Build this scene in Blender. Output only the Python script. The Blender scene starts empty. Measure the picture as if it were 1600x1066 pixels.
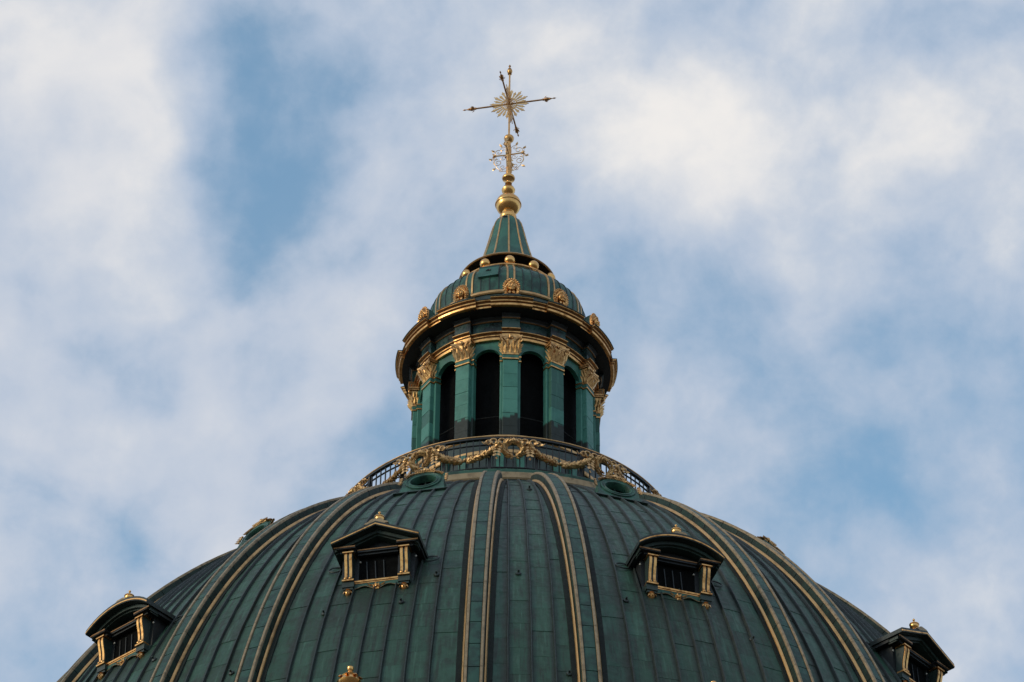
import bpy, bmesh, math, random
from math import sin, cos, pi, radians as R_, sqrt, atan2
from mathutils import Matrix, Vector, noise
random.seed(7)
S = bpy.context.scene
COL = S.collection

# ------------------------------------------------------------------ camera
cam_d = bpy.data.cameras.new('camera')
cam = bpy.data.objects.new('camera', cam_d); COL.objects.link(cam)
cam_d.sensor_width = 36.0; cam_d.sensor_fit = 'HORIZONTAL'
cam_d.lens = 36.0 * 5000 / 1600
cam_d.clip_start = 0.5; cam_d.clip_end = 20000
cam.matrix_world = (Matrix.Translation((0, -84, 1.6)) @ Matrix.Rotation(-R_(0.124), 4, 'Z')
                    @ Matrix.Rotation(R_(90 + 40.338), 4, 'X') @ Matrix.Rotation(R_(0.561), 4, 'Z'))
S.camera = cam

# ------------------------------------------------------------------ light
SUN_EL, SUN_AZ = 20.0, -62.0        # azimuth from the viewing direction of the camera's back, - = left
W = bpy.data.worlds.new('World'); S.world = W; W.use_nodes = True
nt = W.node_tree; nt.nodes.clear()
def N(tree, typ, **kw):
    n = tree.nodes.new(typ)
    for k, v in kw.items(): setattr(n, k, v)
    return n
def math_node(tree, op, a, b=None, c=None, clamp=False):
    n = N(tree, 'ShaderNodeMath', operation=op, use_clamp=clamp)
    for i, v in enumerate((a, b, c)):
        if v is None: continue
        if isinstance(v, (int, float)): n.inputs[i].default_value = v
        else: tree.links.new(v, n.inputs[i])
    return n.outputs[0]
def mix_rgb(tree, fac, a, b, blend='MIX'):
    n = N(tree, 'ShaderNodeMix', data_type='RGBA', blend_type=blend)
    for sock, v in ((n.inputs[0], fac), (n.inputs[6], a), (n.inputs[7], b)):
        if isinstance(v, (int, float)): sock.default_value = v
        elif isinstance(v, tuple): sock.default_value = (*v[:3], 1)
        else: tree.links.new(v, sock)
    return n.outputs[2]
def smooth(tree, v, lo, hi, a=0.0, b=1.0):
    n = N(tree, 'ShaderNodeMapRange', interpolation_type='SMOOTHSTEP')
    tree.links.new(v, n.inputs[0])
    for i, q in enumerate((lo, hi, a, b)): n.inputs[i + 1].default_value = q
    return n.outputs[0]

sky = N(nt, 'ShaderNodeTexSky', sky_type='NISHITA', sun_disc=False)
sky.sun_elevation = R_(SUN_EL)
sun_dir = Vector((cos(R_(SUN_EL)) * sin(R_(SUN_AZ)), -cos(R_(SUN_EL)) * cos(R_(SUN_AZ)), sin(R_(SUN_EL))))
sky.sun_rotation = atan2(sun_dir.x, sun_dir.y)
sky.altitude = 10; sky.air_density = 1.0; sky.dust_density = 1.0; sky.ozone_density = 2.0
tc = N(nt, 'ShaderNodeTexCoord')
gen = tc.outputs['Generated']
def vnoise(vec, scale, detail, rough, off=(0, 0, 0), dist=0.0, stretch=(1, 1, 1)):
    m = N(nt, 'ShaderNodeMapping'); nt.links.new(vec, m.inputs[0])
    m.inputs['Location'].default_value = off; m.inputs['Scale'].default_value = stretch
    n = N(nt, 'ShaderNodeTexNoise'); nt.links.new(m.outputs[0], n.inputs['Vector'])
    n.inputs['Scale'].default_value = scale; n.inputs['Detail'].default_value = detail
    n.inputs['Roughness'].default_value = rough; n.inputs['Distortion'].default_value = dist
    return n
warp = vnoise(gen, 12.0, 4, 0.5, (3.1, 1.7, 0.4))
wv = N(nt, 'ShaderNodeVectorMath', operation='MULTIPLY_ADD')
nt.links.new(warp.outputs['Color'], wv.inputs[0])
wv.inputs[1].default_value = (.07, .07, .07); nt.links.new(gen, wv.inputs[2])
wd = N(nt, 'ShaderNodeVectorMath', operation='ADD'); nt.links.new(wv.outputs[0], wd.inputs[0]); wd.inputs[1].default_value = (-.035, -.035, -.035)
wdn = N(nt, 'ShaderNodeVectorMath', operation='NORMALIZE'); nt.links.new(wd.outputs[0], wdn.inputs[0])
wdir = wdn.outputs[0]
wdir_late = wdir
n1 = vnoise(gen, 5.5, 8, 0.52, (5.3, 2.2, 8.1), 0.0)
n2 = vnoise(wdir_late, 15.0, 7, 0.50, (1.2, 4.4, 2.0), 0.0)
cover = math_node(nt, 'ADD', math_node(nt, 'MULTIPLY', n1.outputs[0], 0.55), math_node(nt, 'MULTIPLY_ADD', n2.outputs[0], 1.25, -0.40))
# cloud banks and blue gaps, given as (azimuth to the right of the dome's axis, elevation, radius, weight) in degrees
BANKS = [
 (-8.2, 45.0, 2.2, .14), (-7.1, 43.4, 1.8, .16), (-8.5, 42.7, 2.2, .14), (-9.6, 46, 1.6, .03), (-4.1, 45.4, 1.2, -.08), (-4.7, 44.3, 1.4, -.08), (-4.1, 43.2, 1.2, -.11), (-5.8, 45.0, 1.2, -.06), (-2.6, 44.0, 1.2, .05),
 (-1.1, 44.9, 2.4, .11), (2.1, 43.9, 2.4, .14), (1.1, 45.3, 2.2, .09), (3.4, 43.1, 1.8, .16), (5.2, 45.3, 3.0, .07), (7.6, 45.5, 2.4, .06), (5.7, 41.5, 2.4, .05), (7.4, 42.4, 1.5, -.02),
 (6.4, 39.2, 2.0, -.05), (8.6, 37.5, 1.5, -.08), (4.0, 39.3, 2.0, .05), (3.0, 37.8, 1.8, .02), (3.4, 41.6, 1.6, .06), (7.2, 36.2, 1.6, -.02), (8.9, 40.0, 1.4, .03),
 (-8.5, 41.2, 1.8, .10), (-5.4, 40.5, 1.3, .07), (-4.3, 39.5, 1.7, .12), (-6.9, 39.3, 1.1, -.15), (-6.2, 41.2, 1.2, -.04), (-3.1, 41.7, 1.6, .00), (-7.7, 38.4, 1.2, .20), (-8.9, 39.2, 1.0, .12), (-5.2, 38.0, 1.5, .09), (-3.0, 38.0, 1.6, .08),
 (-8.8, 37.3, .9, -.12), (-6.3, 36.7, 1.4, -.05), (-8.8, 35.7, 1.3, .16), (-2.7, 43.6, 1.4, -.05), (-1.6, 42.2, 1.6, .02), (-1.8, 40.4, 1.6, .02),
]
acc = cover
for az, el, rad, wgt in BANKS:
    ah = R_(az) / cos(R_(el)); c = (cos(R_(el)) * sin(ah), cos(R_(el)) * cos(ah), sin(R_(el)))
    d = N(nt, 'ShaderNodeVectorMath', operation='DOT_PRODUCT'); nt.links.new(wdir, d.inputs[0]); d.inputs[1].default_value = c
    acc = math_node(nt, 'ADD', acc, smooth(nt, d.outputs['Value'], cos(R_(rad * 1.45)), 1.0, 0, wgt))
n4 = vnoise(gen, 30.0, 7, 0.58, (2.7, 5.3, 0.9), 0.0)
acc = math_node(nt, 'ADD', acc, math_node(nt, 'MULTIPLY', math_node(nt, 'SUBTRACT', n4.outputs[0], .5), .62))
mask = smooth(nt, acc, 0.15, 0.58, 0.24, 1.0)
shade = smooth(nt, acc, 0.44, 1.02)                       # thin veil -> thick sunlit heap
CLOUD_K = 10.0
veil = (0.45 * CLOUD_K, 0.54 * CLOUD_K, 0.68 * CLOUD_K)
bright = (0.93 * CLOUD_K, 0.89 * CLOUD_K, 0.85 * CLOUD_K)
n3 = vnoise(wdir, 9.0, 6, 0.55, (7.7, 0.3, 1.9))
ccol = mix_rgb(nt, shade, veil, bright)
ccol = mix_rgb(nt, smooth(nt, n3.outputs[0], .38, .70, 0.0, .55), ccol, (0.60 * CLOUD_K, 0.64 * CLOUD_K, 0.73 * CLOUD_K))
SKY_GAIN = (1.75, 2.55, 2.4)
skyc = mix_rgb(nt, 1.0, sky.outputs[0], SKY_GAIN, 'MULTIPLY')
full = mix_rgb(nt, math_node(nt, 'MULTIPLY', mask, 0.93), skyc, ccol)
bg = N(nt, 'ShaderNodeBackground'); nt.links.new(full, bg.inputs[0]); bg.inputs[1].default_value = 0.10
out = N(nt, 'ShaderNodeOutputWorld'); nt.links.new(bg.outputs[0], out.inputs[0])

sun_l = bpy.data.lights.new('sun', 'SUN'); sun_l.energy = 1.0; sun_l.angle = R_(12); sun_l.color = (1.0, .86, .66)
sun = bpy.data.objects.new('sun', sun_l); COL.objects.link(sun)
sun.rotation_euler = (-sun_dir).to_track_quat('-Z', 'Y').to_euler()
S.view_settings.view_transform = 'Standard'; S.view_settings.look = 'None'
S.view_settings.exposure = 0.0; S.view_settings.gamma = 1.0; S.view_settings.use_curve_mapping = False

# ------------------------------------------------------------------ materials
def new_mat(name):
    m = bpy.data.materials.new(name); m.use_nodes = True
    return m, m.node_tree, m.node_tree.nodes['Principled BSDF']
def mnoise(t, vec, scale, detail=4, rough=.55):
    n = N(t, 'ShaderNodeTexNoise'); n.inputs['Scale'].default_value = scale
    n.inputs['Detail'].default_value = detail; n.inputs['Roughness'].default_value = rough
    if vec is not None: t.links.new(vec, n.inputs['Vector'])
    return n.outputs[0]
def obj_coord(t):
    tc = N(t, 'ShaderNodeTexCoord'); oi = N(t, 'ShaderNodeObjectInfo')
    cx = N(t, 'ShaderNodeCombineXYZ')
    r = math_node(t, 'MULTIPLY', oi.outputs['Random'], 37.0)
    t.links.new(r, cx.inputs[0]); t.links.new(r, cx.inputs[1])
    ad = N(t, 'ShaderNodeVectorMath', operation='ADD')
    t.links.new(tc.outputs['Object'], ad.inputs[0]); t.links.new(cx.outputs[0], ad.inputs[1])
    return ad.outputs[0], oi.outputs['Random'], tc
def bump(t, b, h, strength, dist=.02):
    n = N(t, 'ShaderNodeBump'); n.inputs['Strength'].default_value = strength; n.inputs['Distance'].default_value = dist
    t.links.new(h, n.inputs['Height']); t.links.new(n.outputs[0], b.inputs['Normal'])

def mat_metal(name, base, dark, light, rough=.42, metal=0.0, spec=.5, scale=3.0, bstr=.15):
    m, t, b = new_mat(name)
    v, rnd, _ = obj_coord(t)
    a = mnoise(t, v, scale, 6); c = mnoise(t, v, scale * 5, 5)
    col = mix_rgb(t, smooth(t, a, .40, .62), base, dark)
    col = mix_rgb(t, smooth(t, c, .55, .75, 0, .6), col, light)
    t.links.new(col, b.inputs['Base Color'])
    t.links.new(smooth(t, c, .3, .7, rough - .08, rough + .12), b.inputs['Roughness'])
    b.inputs['Metallic'].default_value = metal; b.inputs['Specular IOR Level'].default_value = spec
    bump(t, b, c, bstr)
    return m

def mat_panel():
    m, t, b = new_mat('weathered_copper_panel')
    v, rnd, tc = obj_coord(t)
    at = N(t, 'ShaderNodeAttribute', attribute_name='tone')
    tone = math_node(t, 'FRACT', math_node(t, 'ADD', at.outputs['Fac'], rnd))
    uv = N(t, 'ShaderNodeSeparateXYZ'); t.links.new(tc.outputs['UV'], uv.inputs[0])
    u, vv = uv.outputs[0], uv.outputs[1]
    a = mnoise(t, v, 1.3, 6, .6); c = mnoise(t, v, 7.0, 6, .6)
    # rain streaks run down the sheet
    sx = N(t, 'ShaderNodeCombineXYZ')
    t.links.new(math_node(t, 'MULTIPLY', u, 7.0), sx.inputs[0]); t.links.new(math_node(t, 'MULTIPLY', vv, .8), sx.inputs[1])
    t.links.new(math_node(t, 'MULTIPLY', tone, 50.0), sx.inputs[2])
    st = mnoise(t, sx.outputs[0], 1.0, 5, .6)
    col = mix_rgb(t, smooth(t, tone, .0, 1.0), (.025, .067, .044), (.034, .086, .057))
    col = mix_rgb(t, smooth(t, tone, .16, .10, 0, .45), col, (.026, .042, .028))
    col = mix_rgb(t, smooth(t, tone, .90, .95, 0, .3), col, (.044, .112, .084))
    col = mix_rgb(t, smooth(t, a, .42, .70, 0, .85), col, (.023, .038, .026))
    col = mix_rgb(t, smooth(t, st, .52, .72, 0, .7), col, (.062, .138, .098))
    col = mix_rgb(t, smooth(t, st, .32, .47, .75, 0), col, (.024, .029, .022))
    # soot gathered along the standing seams
    e = math_node(t, 'MULTIPLY', math_node(t, 'ABSOLUTE', math_node(t, 'SUBTRACT', u, .44)), 1.9)
    e = math_node(t, 'ADD', e, math_node(t, 'MULTIPLY', math_node(t, 'SUBTRACT', st, .5), 1.1))
    col = mix_rgb(t, smooth(t, e, .52, 1.0, 0, .85), col, (.022, .023, .019))
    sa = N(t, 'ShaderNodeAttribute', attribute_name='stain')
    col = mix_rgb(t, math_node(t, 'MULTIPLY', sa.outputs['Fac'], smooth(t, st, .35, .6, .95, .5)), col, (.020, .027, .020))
    t.links.new(col, b.inputs['Base Color'])
    t.links.new(smooth(t, c, .3, .7, .42, .60), b.inputs['Roughness'])
    b.inputs['Specular IOR Level'].default_value = .30
    bump(t, b, math_node(t, 'ADD', math_node(t, 'MULTIPLY', a, 2.0), c), .25, .03)
    return m

def mat_pilaster():
    m, t, b = new_mat('pale_verdigris_with_dark_foot')
    v, rnd, tc = obj_coord(t)
    sep = N(t, 'ShaderNodeSeparateXYZ'); t.links.new(tc.outputs['Object'], sep.inputs[0])
    a = mnoise(t, v, 2.0, 6, .6); c = mnoise(t, v, 9.0, 6, .6)
    mp = N(t, 'ShaderNodeMapping'); t.links.new(v, mp.inputs[0]); mp.inputs['Scale'].default_value = (9, 9, .7)
    s = mnoise(t, mp.outputs[0], 1.0, 3, .5)
    col = mix_rgb(t, smooth(t, rnd, 0, 1), (.052, .190, .145), (.080, .245, .190))
    col = mix_rgb(t, smooth(t, rnd, .22, .16, 0, .7), col, (.036, .098, .076))
    col = mix_rgb(t, smooth(t, a, .45, .72, 0, .6), col, (.030, .115, .086))
    col = mix_rgb(t, smooth(t, s, .56, .72, 0, .45), col, (.085, .235, .175))
    # bare brown copper on the splashed foot, with a stepped upper edge (heights are world metres on this lantern)
    wn = N(t, 'ShaderNodeTexWhiteNoise', noise_dimensions='2D')
    cx2 = N(t, 'ShaderNodeCombineXYZ')
    t.links.new(math_node(t, 'FLOOR', math_node(t, 'MULTIPLY', sep.outputs[0], 7.0)), cx2.inputs[0]); t.links.new(rnd, cx2.inputs[1])
    t.links.new(cx2.outputs[0], wn.inputs['Vector'])
    lev = math_node(t, 'ADD', sep.outputs[2], math_node(t, 'MULTIPLY', wn.outputs['Value'], -.26))
    lev = math_node(t, 'ADD', lev, math_node(t, 'MULTIPLY', math_node(t, 'SUBTRACT', c, .5), .06))
    foot = smooth(t, lev, .74, .86, 1, 0)
    col = mix_rgb(t, foot, col, (.018, .024, .018))
    t.links.new(col, b.inputs['Base Color'])
    t.links.new(smooth(t, c, .3, .7, .45, .62), b.inputs['Roughness'])
    b.inputs['Specular IOR Level'].default_value = .32
    bump(t, b, c, .15)
    return m

def mat_gold(name, base, deep, rough, metal=1.0, scale=6.0, amt=.6):
    m, t, b = new_mat(name)
    v, rnd, _ = obj_coord(t)
    a = mnoise(t, v, scale, 6, .6)
    col = mix_rgb(t, smooth(t, a, .42, .72, 0, amt), base, deep)
    t.links.new(col, b.inputs['Base Color'])
    t.links.new(smooth(t, a, .3, .7, rough - .06, rough + .14), b.inputs['Roughness'])
    b.inputs['Metallic'].default_value = metal
    bump(t, b, a, .12)
    return m

M = {}
M['panel'] = mat_panel()
M['deck'] = mat_metal('sooty_copper_underlay', (.014, .018, .016), (.010, .012, .011), (.022, .028, .024), .6)
M['seam'] = mat_metal('dark_standing_seam', (.018, .030, .026), (.012, .016, .014), (.034, .06, .052), .5)
M['rib_green'] = mat_metal('rib_copper', (.020, .044, .032), (.015, .024, .018), (.034, .074, .055), .55, spec=.3)
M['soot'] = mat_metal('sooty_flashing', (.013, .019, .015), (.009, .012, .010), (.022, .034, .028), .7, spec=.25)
M['green'] = mat_metal('green_copper', (.036, .112, .080), (.020, .052, .040), (.058, .155, .118), .48, spec=.36)
M['rib_mid'] = mat_metal('rib_centre_copper', (.028, .080, .060), (.018, .042, .034), (.045, .115, .088), .52, spec=.3)
M['green_dark'] = mat_metal('dark_green_copper', (.022, .042, .034), (.016, .026, .021), (.036, .066, .054), .5)
M['pale'] = mat_metal('pale_verdigris', (.036, .160, .112), (.024, .105, .078), (.075, .22, .165), .5)
M['pil'] = mat_pilaster()
M['gold'] = mat_gold('gold_leaf', (.76, .41, .15), (.26, .11, .035), .33, 1.0, 7.0, .8)
M['gold_bright'] = mat_gold('polished_gold_leaf', (.84, .46, .16), (.42, .19, .055), .24, 1.0, 4.0, .4)
M['gold_mid'] = mat_gold('dull_gilding', (.60, .36, .16), (.30, .17, .075), .42, .8, 5.0, .7)
M['gold_leafy'] = mat_gold('garland_gold', (.72, .44, .20), (.16, .08, .03), .44, .8, 11.0, .85)  # dark mottling paints the shaded gaps between the leaves
M['gold_old'] = mat_gold('weathered_gilding', (.345, .245, .14), (.17, .122, .075), .5, .5, 5.0, .8)
M['gold_brown'] = mat_gold('brown_gilding', (.28, .145, .06), (.11, .055, .025), .42, .7, 5.0, .8)  # brown puts the moulding hollows' dark reflections into the colour
M['black'] = mat_metal('black_painted_iron', (.012, .013, .014), (.008, .009, .009), (.022, .022, .022), .45, bstr=.05)
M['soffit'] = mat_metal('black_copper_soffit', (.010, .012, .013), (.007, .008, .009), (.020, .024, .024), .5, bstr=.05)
M['frieze'] = mat_metal('blackened_copper_with_patina', (.022, .058, .052), (.006, .009, .009), (.03, .085, .075), .3, scale=1.5)
M['inside'] = mat_metal('shade_black_interior', (.005, .005, .005), (.003, .003, .003), (.008, .008, .008), .9, spec=.1)  # near-black colour stands in for the deep shade inside the openings
M['hatchgreen'] = mat_metal('hatch_copper', (.030, .125, .098), (.022, .09, .07), (.05, .16, .13), .5)
M['bolt'] = mat_metal('pale_bolt', (.6, .56, .48), (.5, .46, .4), (.7, .66, .6), .4)
M['glass'] = mat_metal('dusty_dark_glass', (.010, .016, .015), (.008, .012, .011), (.02, .032, .03), .3, spec=.4)
M['stone'] = mat_metal('norwegian_marble', (.40, .37, .32), (.30, .28, .25), (.5, .47, .42), .7, scale=.6)
M['ground'] = mat_metal('paved_square', (.16, .13, .10), (.11, .09, .07), (.20, .17, .14), .8, scale=.15)

# ------------------------------------------------------------------ mesh helpers
class MB:
    def __init__(self): self.v = []; self.f = []; self.uv = None
    def add(self, vs, fs, mtx=None):
        o = len(self.v)
        self.v += [tuple(mtx @ Vector(p)) for p in vs] if mtx is not None else [tuple(p) for p in vs]
        self.f += [tuple(i + o for i in f) for f in fs]; return self
    def box(self, x0, x1, y0, y1, z0, z1, mtx=None):
        vs = [(x, y, z) for z in (z0, z1) for y in (y0, y1) for x in (x0, x1)]
        return self.add(vs, [(0, 2, 3, 1), (4, 5, 7, 6), (0, 1, 5, 4), (2, 6, 7, 3), (0, 4, 6, 2), (1, 3, 7, 5)], mtx)
    def bbox(self, x0, x1, y0, y1, z0, z1, b=.02, mtx=None):      # box with chamfered upright and front edges
        pr = [(x0 + b, y0), (x1 - b, y0), (x1, y0 + b), (x1, y1), (x0, y1), (x0, y0 + b)]
        n = 6; vs = [(x, y, z) for z in (z0, z1) for x, y in pr]
        fs = [(i, (i + 1) % n, n + (i + 1) % n, n + i) for i in range(n)] + [tuple(range(n))[::-1], tuple(range(n, 2 * n))]
        return self.add(vs, fs, mtx)
    def lathe(self, pr, n=24, mtx=None, a0=0, a1=2 * pi):
        full = abs(a1 - a0 - 2 * pi) < 1e-6; k = n if full else n + 1; vs = []
        for r, z in pr:
            for i in range(k):
                a = a0 + (a1 - a0) * i / n; vs.append((r * sin(a), -r * cos(a), z))
        fs = []
        for j in range(len(pr) - 1):
            for i in range(n):
                i2 = (i + 1) % k if full else i + 1
                fs.append((j * k + i, j * k + i2, (j + 1) * k + i2, (j + 1) * k + i))
        return self.add(vs, fs, mtx)
    def arc(self, poly, p0, p1, n=6):                               # closed (R,z) polygon swept from p0 to p1 degrees, capped
        m = len(poly); vs = []
        for i in range(n + 1):
            a = R_(p0 + (p1 - p0) * i / n)
            vs += [(r * sin(a), -r * cos(a), z) for r, z in poly]
        fs = [(i * m + j, (i + 1) * m + j, (i + 1) * m + (j + 1) % m, i * m + (j + 1) % m) for i in range(n) for j in range(m)]
        fs += [tuple(range(m)), tuple(range(n * m, n * m + m))[::-1]]
        return self.add(vs, fs)
    def ext(self, poly, x0, x1, mtx=None):                          # (y,z) polygon extruded along x
        m = len(poly); vs = [(x, y, z) for x in (x0, x1) for y, z in poly]
        fs = [(j, (j + 1) % m, m + (j + 1) % m, m + j) for j in range(m)] + [tuple(range(m))[::-1], tuple(range(m, 2 * m))]
        return self.add(vs, fs, mtx)
    def exty(self, poly, y0, y1, mtx=None):                         # (x,z) polygon extruded along y
        m = len(poly); vs = [(x, y, z) for y in (y0, y1) for x, z in poly]
        fs = [(j, (j + 1) % m, m + (j + 1) % m, m + j)[::-1] for j in range(m)] + [tuple(range(m)), tuple(range(m, 2 * m))[::-1]]
        return self.add(vs, fs, mtx)
    def tube(self, pts, rad, n=6, closed=False):
        pts = [Vector(p) for p in pts]; L = len(pts); o = len(self.v); prev = None
        for i, p in enumerate(pts):
            d = (pts[(i + 1) % L] - pts[i - 1]) if closed else (pts[min(i + 1, L - 1)] - pts[max(i - 1, 0)])
            d.normalize()
            if prev is None: prev = d.orthogonal().normalized()
            prev = (prev - d * prev.dot(d)); prev = prev.normalized() if prev.length > 1e-6 else d.orthogonal().normalized()
            q = d.cross(prev); r = rad[i] if isinstance(rad, (list, tuple)) else rad
            self.v += [tuple(p + (prev * cos(2 * pi * k / n) + q * sin(2 * pi * k / n)) * r) for k in range(n)]
        for i in range(L if closed else L - 1):
            j = (i + 1) % L
            self.f += [(o + i * n + k, o + i * n + (k + 1) % n, o + j * n + (k + 1) % n, o + j * n + k) for k in range(n)]
        if not closed:
            self.f += [tuple(range(o, o + n))[::-1], tuple(range(o + (L - 1) * n, o + L * n))]
        return self
    def ball(self, c, r, n=10, sx=1, sy=1, sz=1):
        pr = [(max(r * sin(pi * j / (n // 2 + 2)), 1e-4), -r * cos(pi * j / (n // 2 + 2))) for j in range(n // 2 + 3)]
        return self.lathe(pr, n, Matrix.Translation(c) @ Matrix.Diagonal((sx, sy, sz, 1)))
    def leaf(self, p, d, nrm, L, w, curl=.35):                       # folded pointed leaf, tip bending outwards
        p, d, nrm = Vector(p), Vector(d).normalized(), Vector(nrm).normalized()
        s = d.cross(nrm).normalized(); nrm = s.cross(d)
        vs = [p, p + d * L * .4 + s * w * .5 + nrm * w * .05, p + d * L * .45 + nrm * w * .38, p + d * L * .4 - s * w * .5 + nrm * w * .05,
              p + d * L + nrm * L * curl, p + d * L * .75 + s * w * .32 + nrm * L * curl * .45, p + d * L * .75 - s * w * .32 + nrm * L * curl * .45, p - nrm * w * .15 + d * L * .4]
        return self.add(vs, [(0, 1, 2), (0, 2, 3), (1, 5, 2), (2, 5, 4), (2, 4, 6), (3, 2, 6), (0, 7, 1), (0, 3, 7), (1, 7, 5), (3, 6, 7), (5, 7, 4), (6, 4, 7)])
    def mesh(self, name, mat, smooth_deg=None):
        me = bpy.data.meshes.new(name); me.from_pydata(self.v, [], self.f); me.update()
        bm = bmesh.new(); bm.from_mesh(me); bmesh.ops.recalc_face_normals(bm, faces=bm.faces); bm.to_mesh(me); bm.free()
        me.materials.append(mat)
        if smooth_deg is not None:
            me.shade_smooth()
            try: me.set_sharp_from_angle(angle=R_(smooth_deg))
            except Exception: pass
        return me

def thing(name, label, cat, loc, group=None):
    o = bpy.data.objects.new(name, None); COL.objects.link(o); o.location = loc; o.empty_display_size = .5
    o['label'] = label; o['category'] = cat
    if group: o['group'] = group
    return o
def part(name, me, parent, phi=0.0, loc=None, label=None, kind=None):
    """child whose mesh is written in axis coordinates (parent's own frame when loc is None)"""
    o = bpy.data.objects.new(name, me); COL.objects.link(o); o.parent = parent
    o.rotation_euler = (0, 0, R_(phi))
    if loc is not None: o.location = loc
    if label: o['label'] = label
    if kind: o['kind'] = kind
    return o

A0 = 2.46                                                            # bearing of the bay that faces the camera
# ------------------------------------------------------------------ ground
gm = MB(); gm.add([(-6000, -6000, 0), (6000, -6000, 0), (6000, 6000, 0), (-6000, 6000, 0)], [(0, 1, 2, 3)])
g = bpy.data.objects.new('ground', gm.mesh('ground', M['ground'])); COL.objects.link(g); g['kind'] = 'structure'

# ------------------------------------------------------------------ dome profile
DC, DA, DB, DR0, DZ0 = 2.066, 20.16, 23.606, 7.873, 60.631
_zs = DZ0 - DB * sqrt(1 - ((DR0 + DC) / DA) ** 2)
_t0 = math.asin((DR0 + DC) / DA)
ZB = 40.0
_tab = []
_n = 1500; _s = 0; _pr = None
for i in range(_n + 1):
    t = _t0 + (pi / 2 - _t0) * i / _n
    r, z = DA * sin(t) - DC, _zs + DB * cos(t)
    nv = Vector((sin(t) / DA, cos(t) / DB)).normalized()
    if _pr: _s += sqrt((r - _pr[0]) ** 2 + (z - _pr[1]) ** 2)
    _pr = (r, z); _tab.append((_s, r, z - ZB, nv.x, nv.y))
SMAX = _s
def prof(s):
    s = min(max(s, 0), SMAX - 1e-6); lo, hi = 0, _n
    while hi - lo > 1:
        m = (lo + hi) // 2
        if _tab[m][0] > s: hi = m
        else: lo = m
    a, b = _tab[lo], _tab[hi]; f = (s - a[0]) / (b[0] - a[0])
    return [a[i] + (b[i] - a[i]) * f for i in range(1, 5)]
def spt(s, dphi, h, u=0.0):
    """point on the dome: arc length s, bearing offset dphi (deg), height h above the sheet, sideways metres u"""
    r, z, nr, nz = prof(s); rr = r + h * nr; a = R_(dphi)
    x, y = rr * sin(a), -rr * cos(a)
    return (x + u * cos(a), y + u * sin(a), z + h * nz)
def s_at_z(zw):
    lo, hi = 0, SMAX
    for _ in range(40):
        m = (lo + hi) / 2
        if prof(m)[1] + ZB > zw: lo = m
        else: hi = m
    return lo

dome = thing('church_dome', 'large ribbed green copper church dome below the lantern, with gilded ribs and dormers', 'dome', (0, 0, ZB))
# stone drum under the dome (below the frame) and underlay
mb = MB(); mb.lathe([(18.1, -ZB), (18.1, -3), (18.9, -2.6), (19.1, -1.6), (18.3, -1.2), (18.25, -.02)], 96)
part('drum_wall', mb.mesh('drum_wall', M['stone'], 30), dome)
mb = MB(); mb.lathe([(prof(SMAX * i / 60)[0] - .06, prof(SMAX * i / 60)[1] - .03) for i in range(61)][::-1], 144)
part('roof_deck', mb.mesh('roof_deck', M['deck'], 40), dome)

# --- copper sheets
COURSE = 1.07
def col_edges():
    e = []
    for q in (-4.9, -2.05, 0, 2.05, 4.9): e.append(q)
    for q in (-8.2, -6.3, -4.2, -2.1, 0, 2.1, 4.2, 6.3): e.append(15 + q + (0 if abs(q) < 8 else 0))
    return e
NARROW = [(-4.9, -2.05), (-2.05, 0), (0, 2.05), (2.05, 4.9)]
WIDE = [(4.9, 8.7), (8.7, 10.8), (10.8, 12.9), (12.9, 15), (15, 17.1), (17.1, 19.2), (19.2, 21.3), (21.3, 25.1)]
CAMP = Vector((0, -84, 1.6))
def panel_geo(c0, c1, s0, s1, seed):
    rnd = random.Random(seed); nu, nv_ = 3, 4
    w = (c1 - c0); g0, g1 = c0 + w * .012, c1 - w * .012
    vs = []; uvs = []
    ph = rnd.random() * 50; lip = rnd.choice((.001, .002, .003, .004, .007, .012))
    for j in range(nv_ + 1):
        f = j / nv_; s = s0 + (s1 - s0 + .012) * f
        for i in range(nu + 1):
            k = i / nu
            h = .008 + lip * f + .03 * sin(pi * f) * (.4 + .6 * sin(pi * k)) * (noise.noise((k * 1.7 + ph, f * 2.3, ph)))
            vs.append(spt(s, g0 + (g1 - g0) * k, h)); uvs.append((k, 1 - f))
    fs = [(j * (nu + 1) + i, (j + 1) * (nu + 1) + i, (j + 1) * (nu + 1) + i + 1, j * (nu + 1) + i + 1) for j in range(nv_) for i in range(nu)]
    # lower lip and side returns
    o = len(vs); b = nv_ * (nu + 1)
    for i in range(nu + 1):
        vs.append(spt(s1 + .012, g0 + (g1 - g0) * i / nu, .0)); uvs.append((i / nu, 0))
    fs += [(b + i, o + i, o + i + 1, b + i + 1) for i in range(nu)]
    return vs, fs, uvs
def make_panel_mesh(lists, name):
    vs, fs, uvs, tones, below_vals = [], [], [], [], []
    for v, f, u, tn, sn in lists:
        o = len(vs); vs += v; fs += [tuple(i + o for i in q) for q in f]; uvs += u; tones += [tn] * len(f); below_vals += [sn] * len(f)
    me = bpy.data.meshes.new(name); me.from_pydata(vs, [], fs); me.update()
    uvl = me.uv_layers.new(name='UVMap')
    for lp in me.loops: uvl.data[lp.index].uv = uvs[lp.vertex_index]
    at = me.attributes.new('tone', 'FLOAT', 'FACE'); at.data.foreach_set('value', tones)
    at = me.attributes.new('stain', 'FLOAT', 'FACE'); at.data.foreach_set('value', below_vals)
    me.materials.append(M['panel']); me.shade_smooth()
    try: me.set_sharp_from_angle(angle=R_(35))
    except Exception: pass
    return me
def rotz(v, a):
    c, s = cos(a), sin(a); return [(x * c - y * s, x * s + y * c, z) for x, y, z in v]
cells = []
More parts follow.
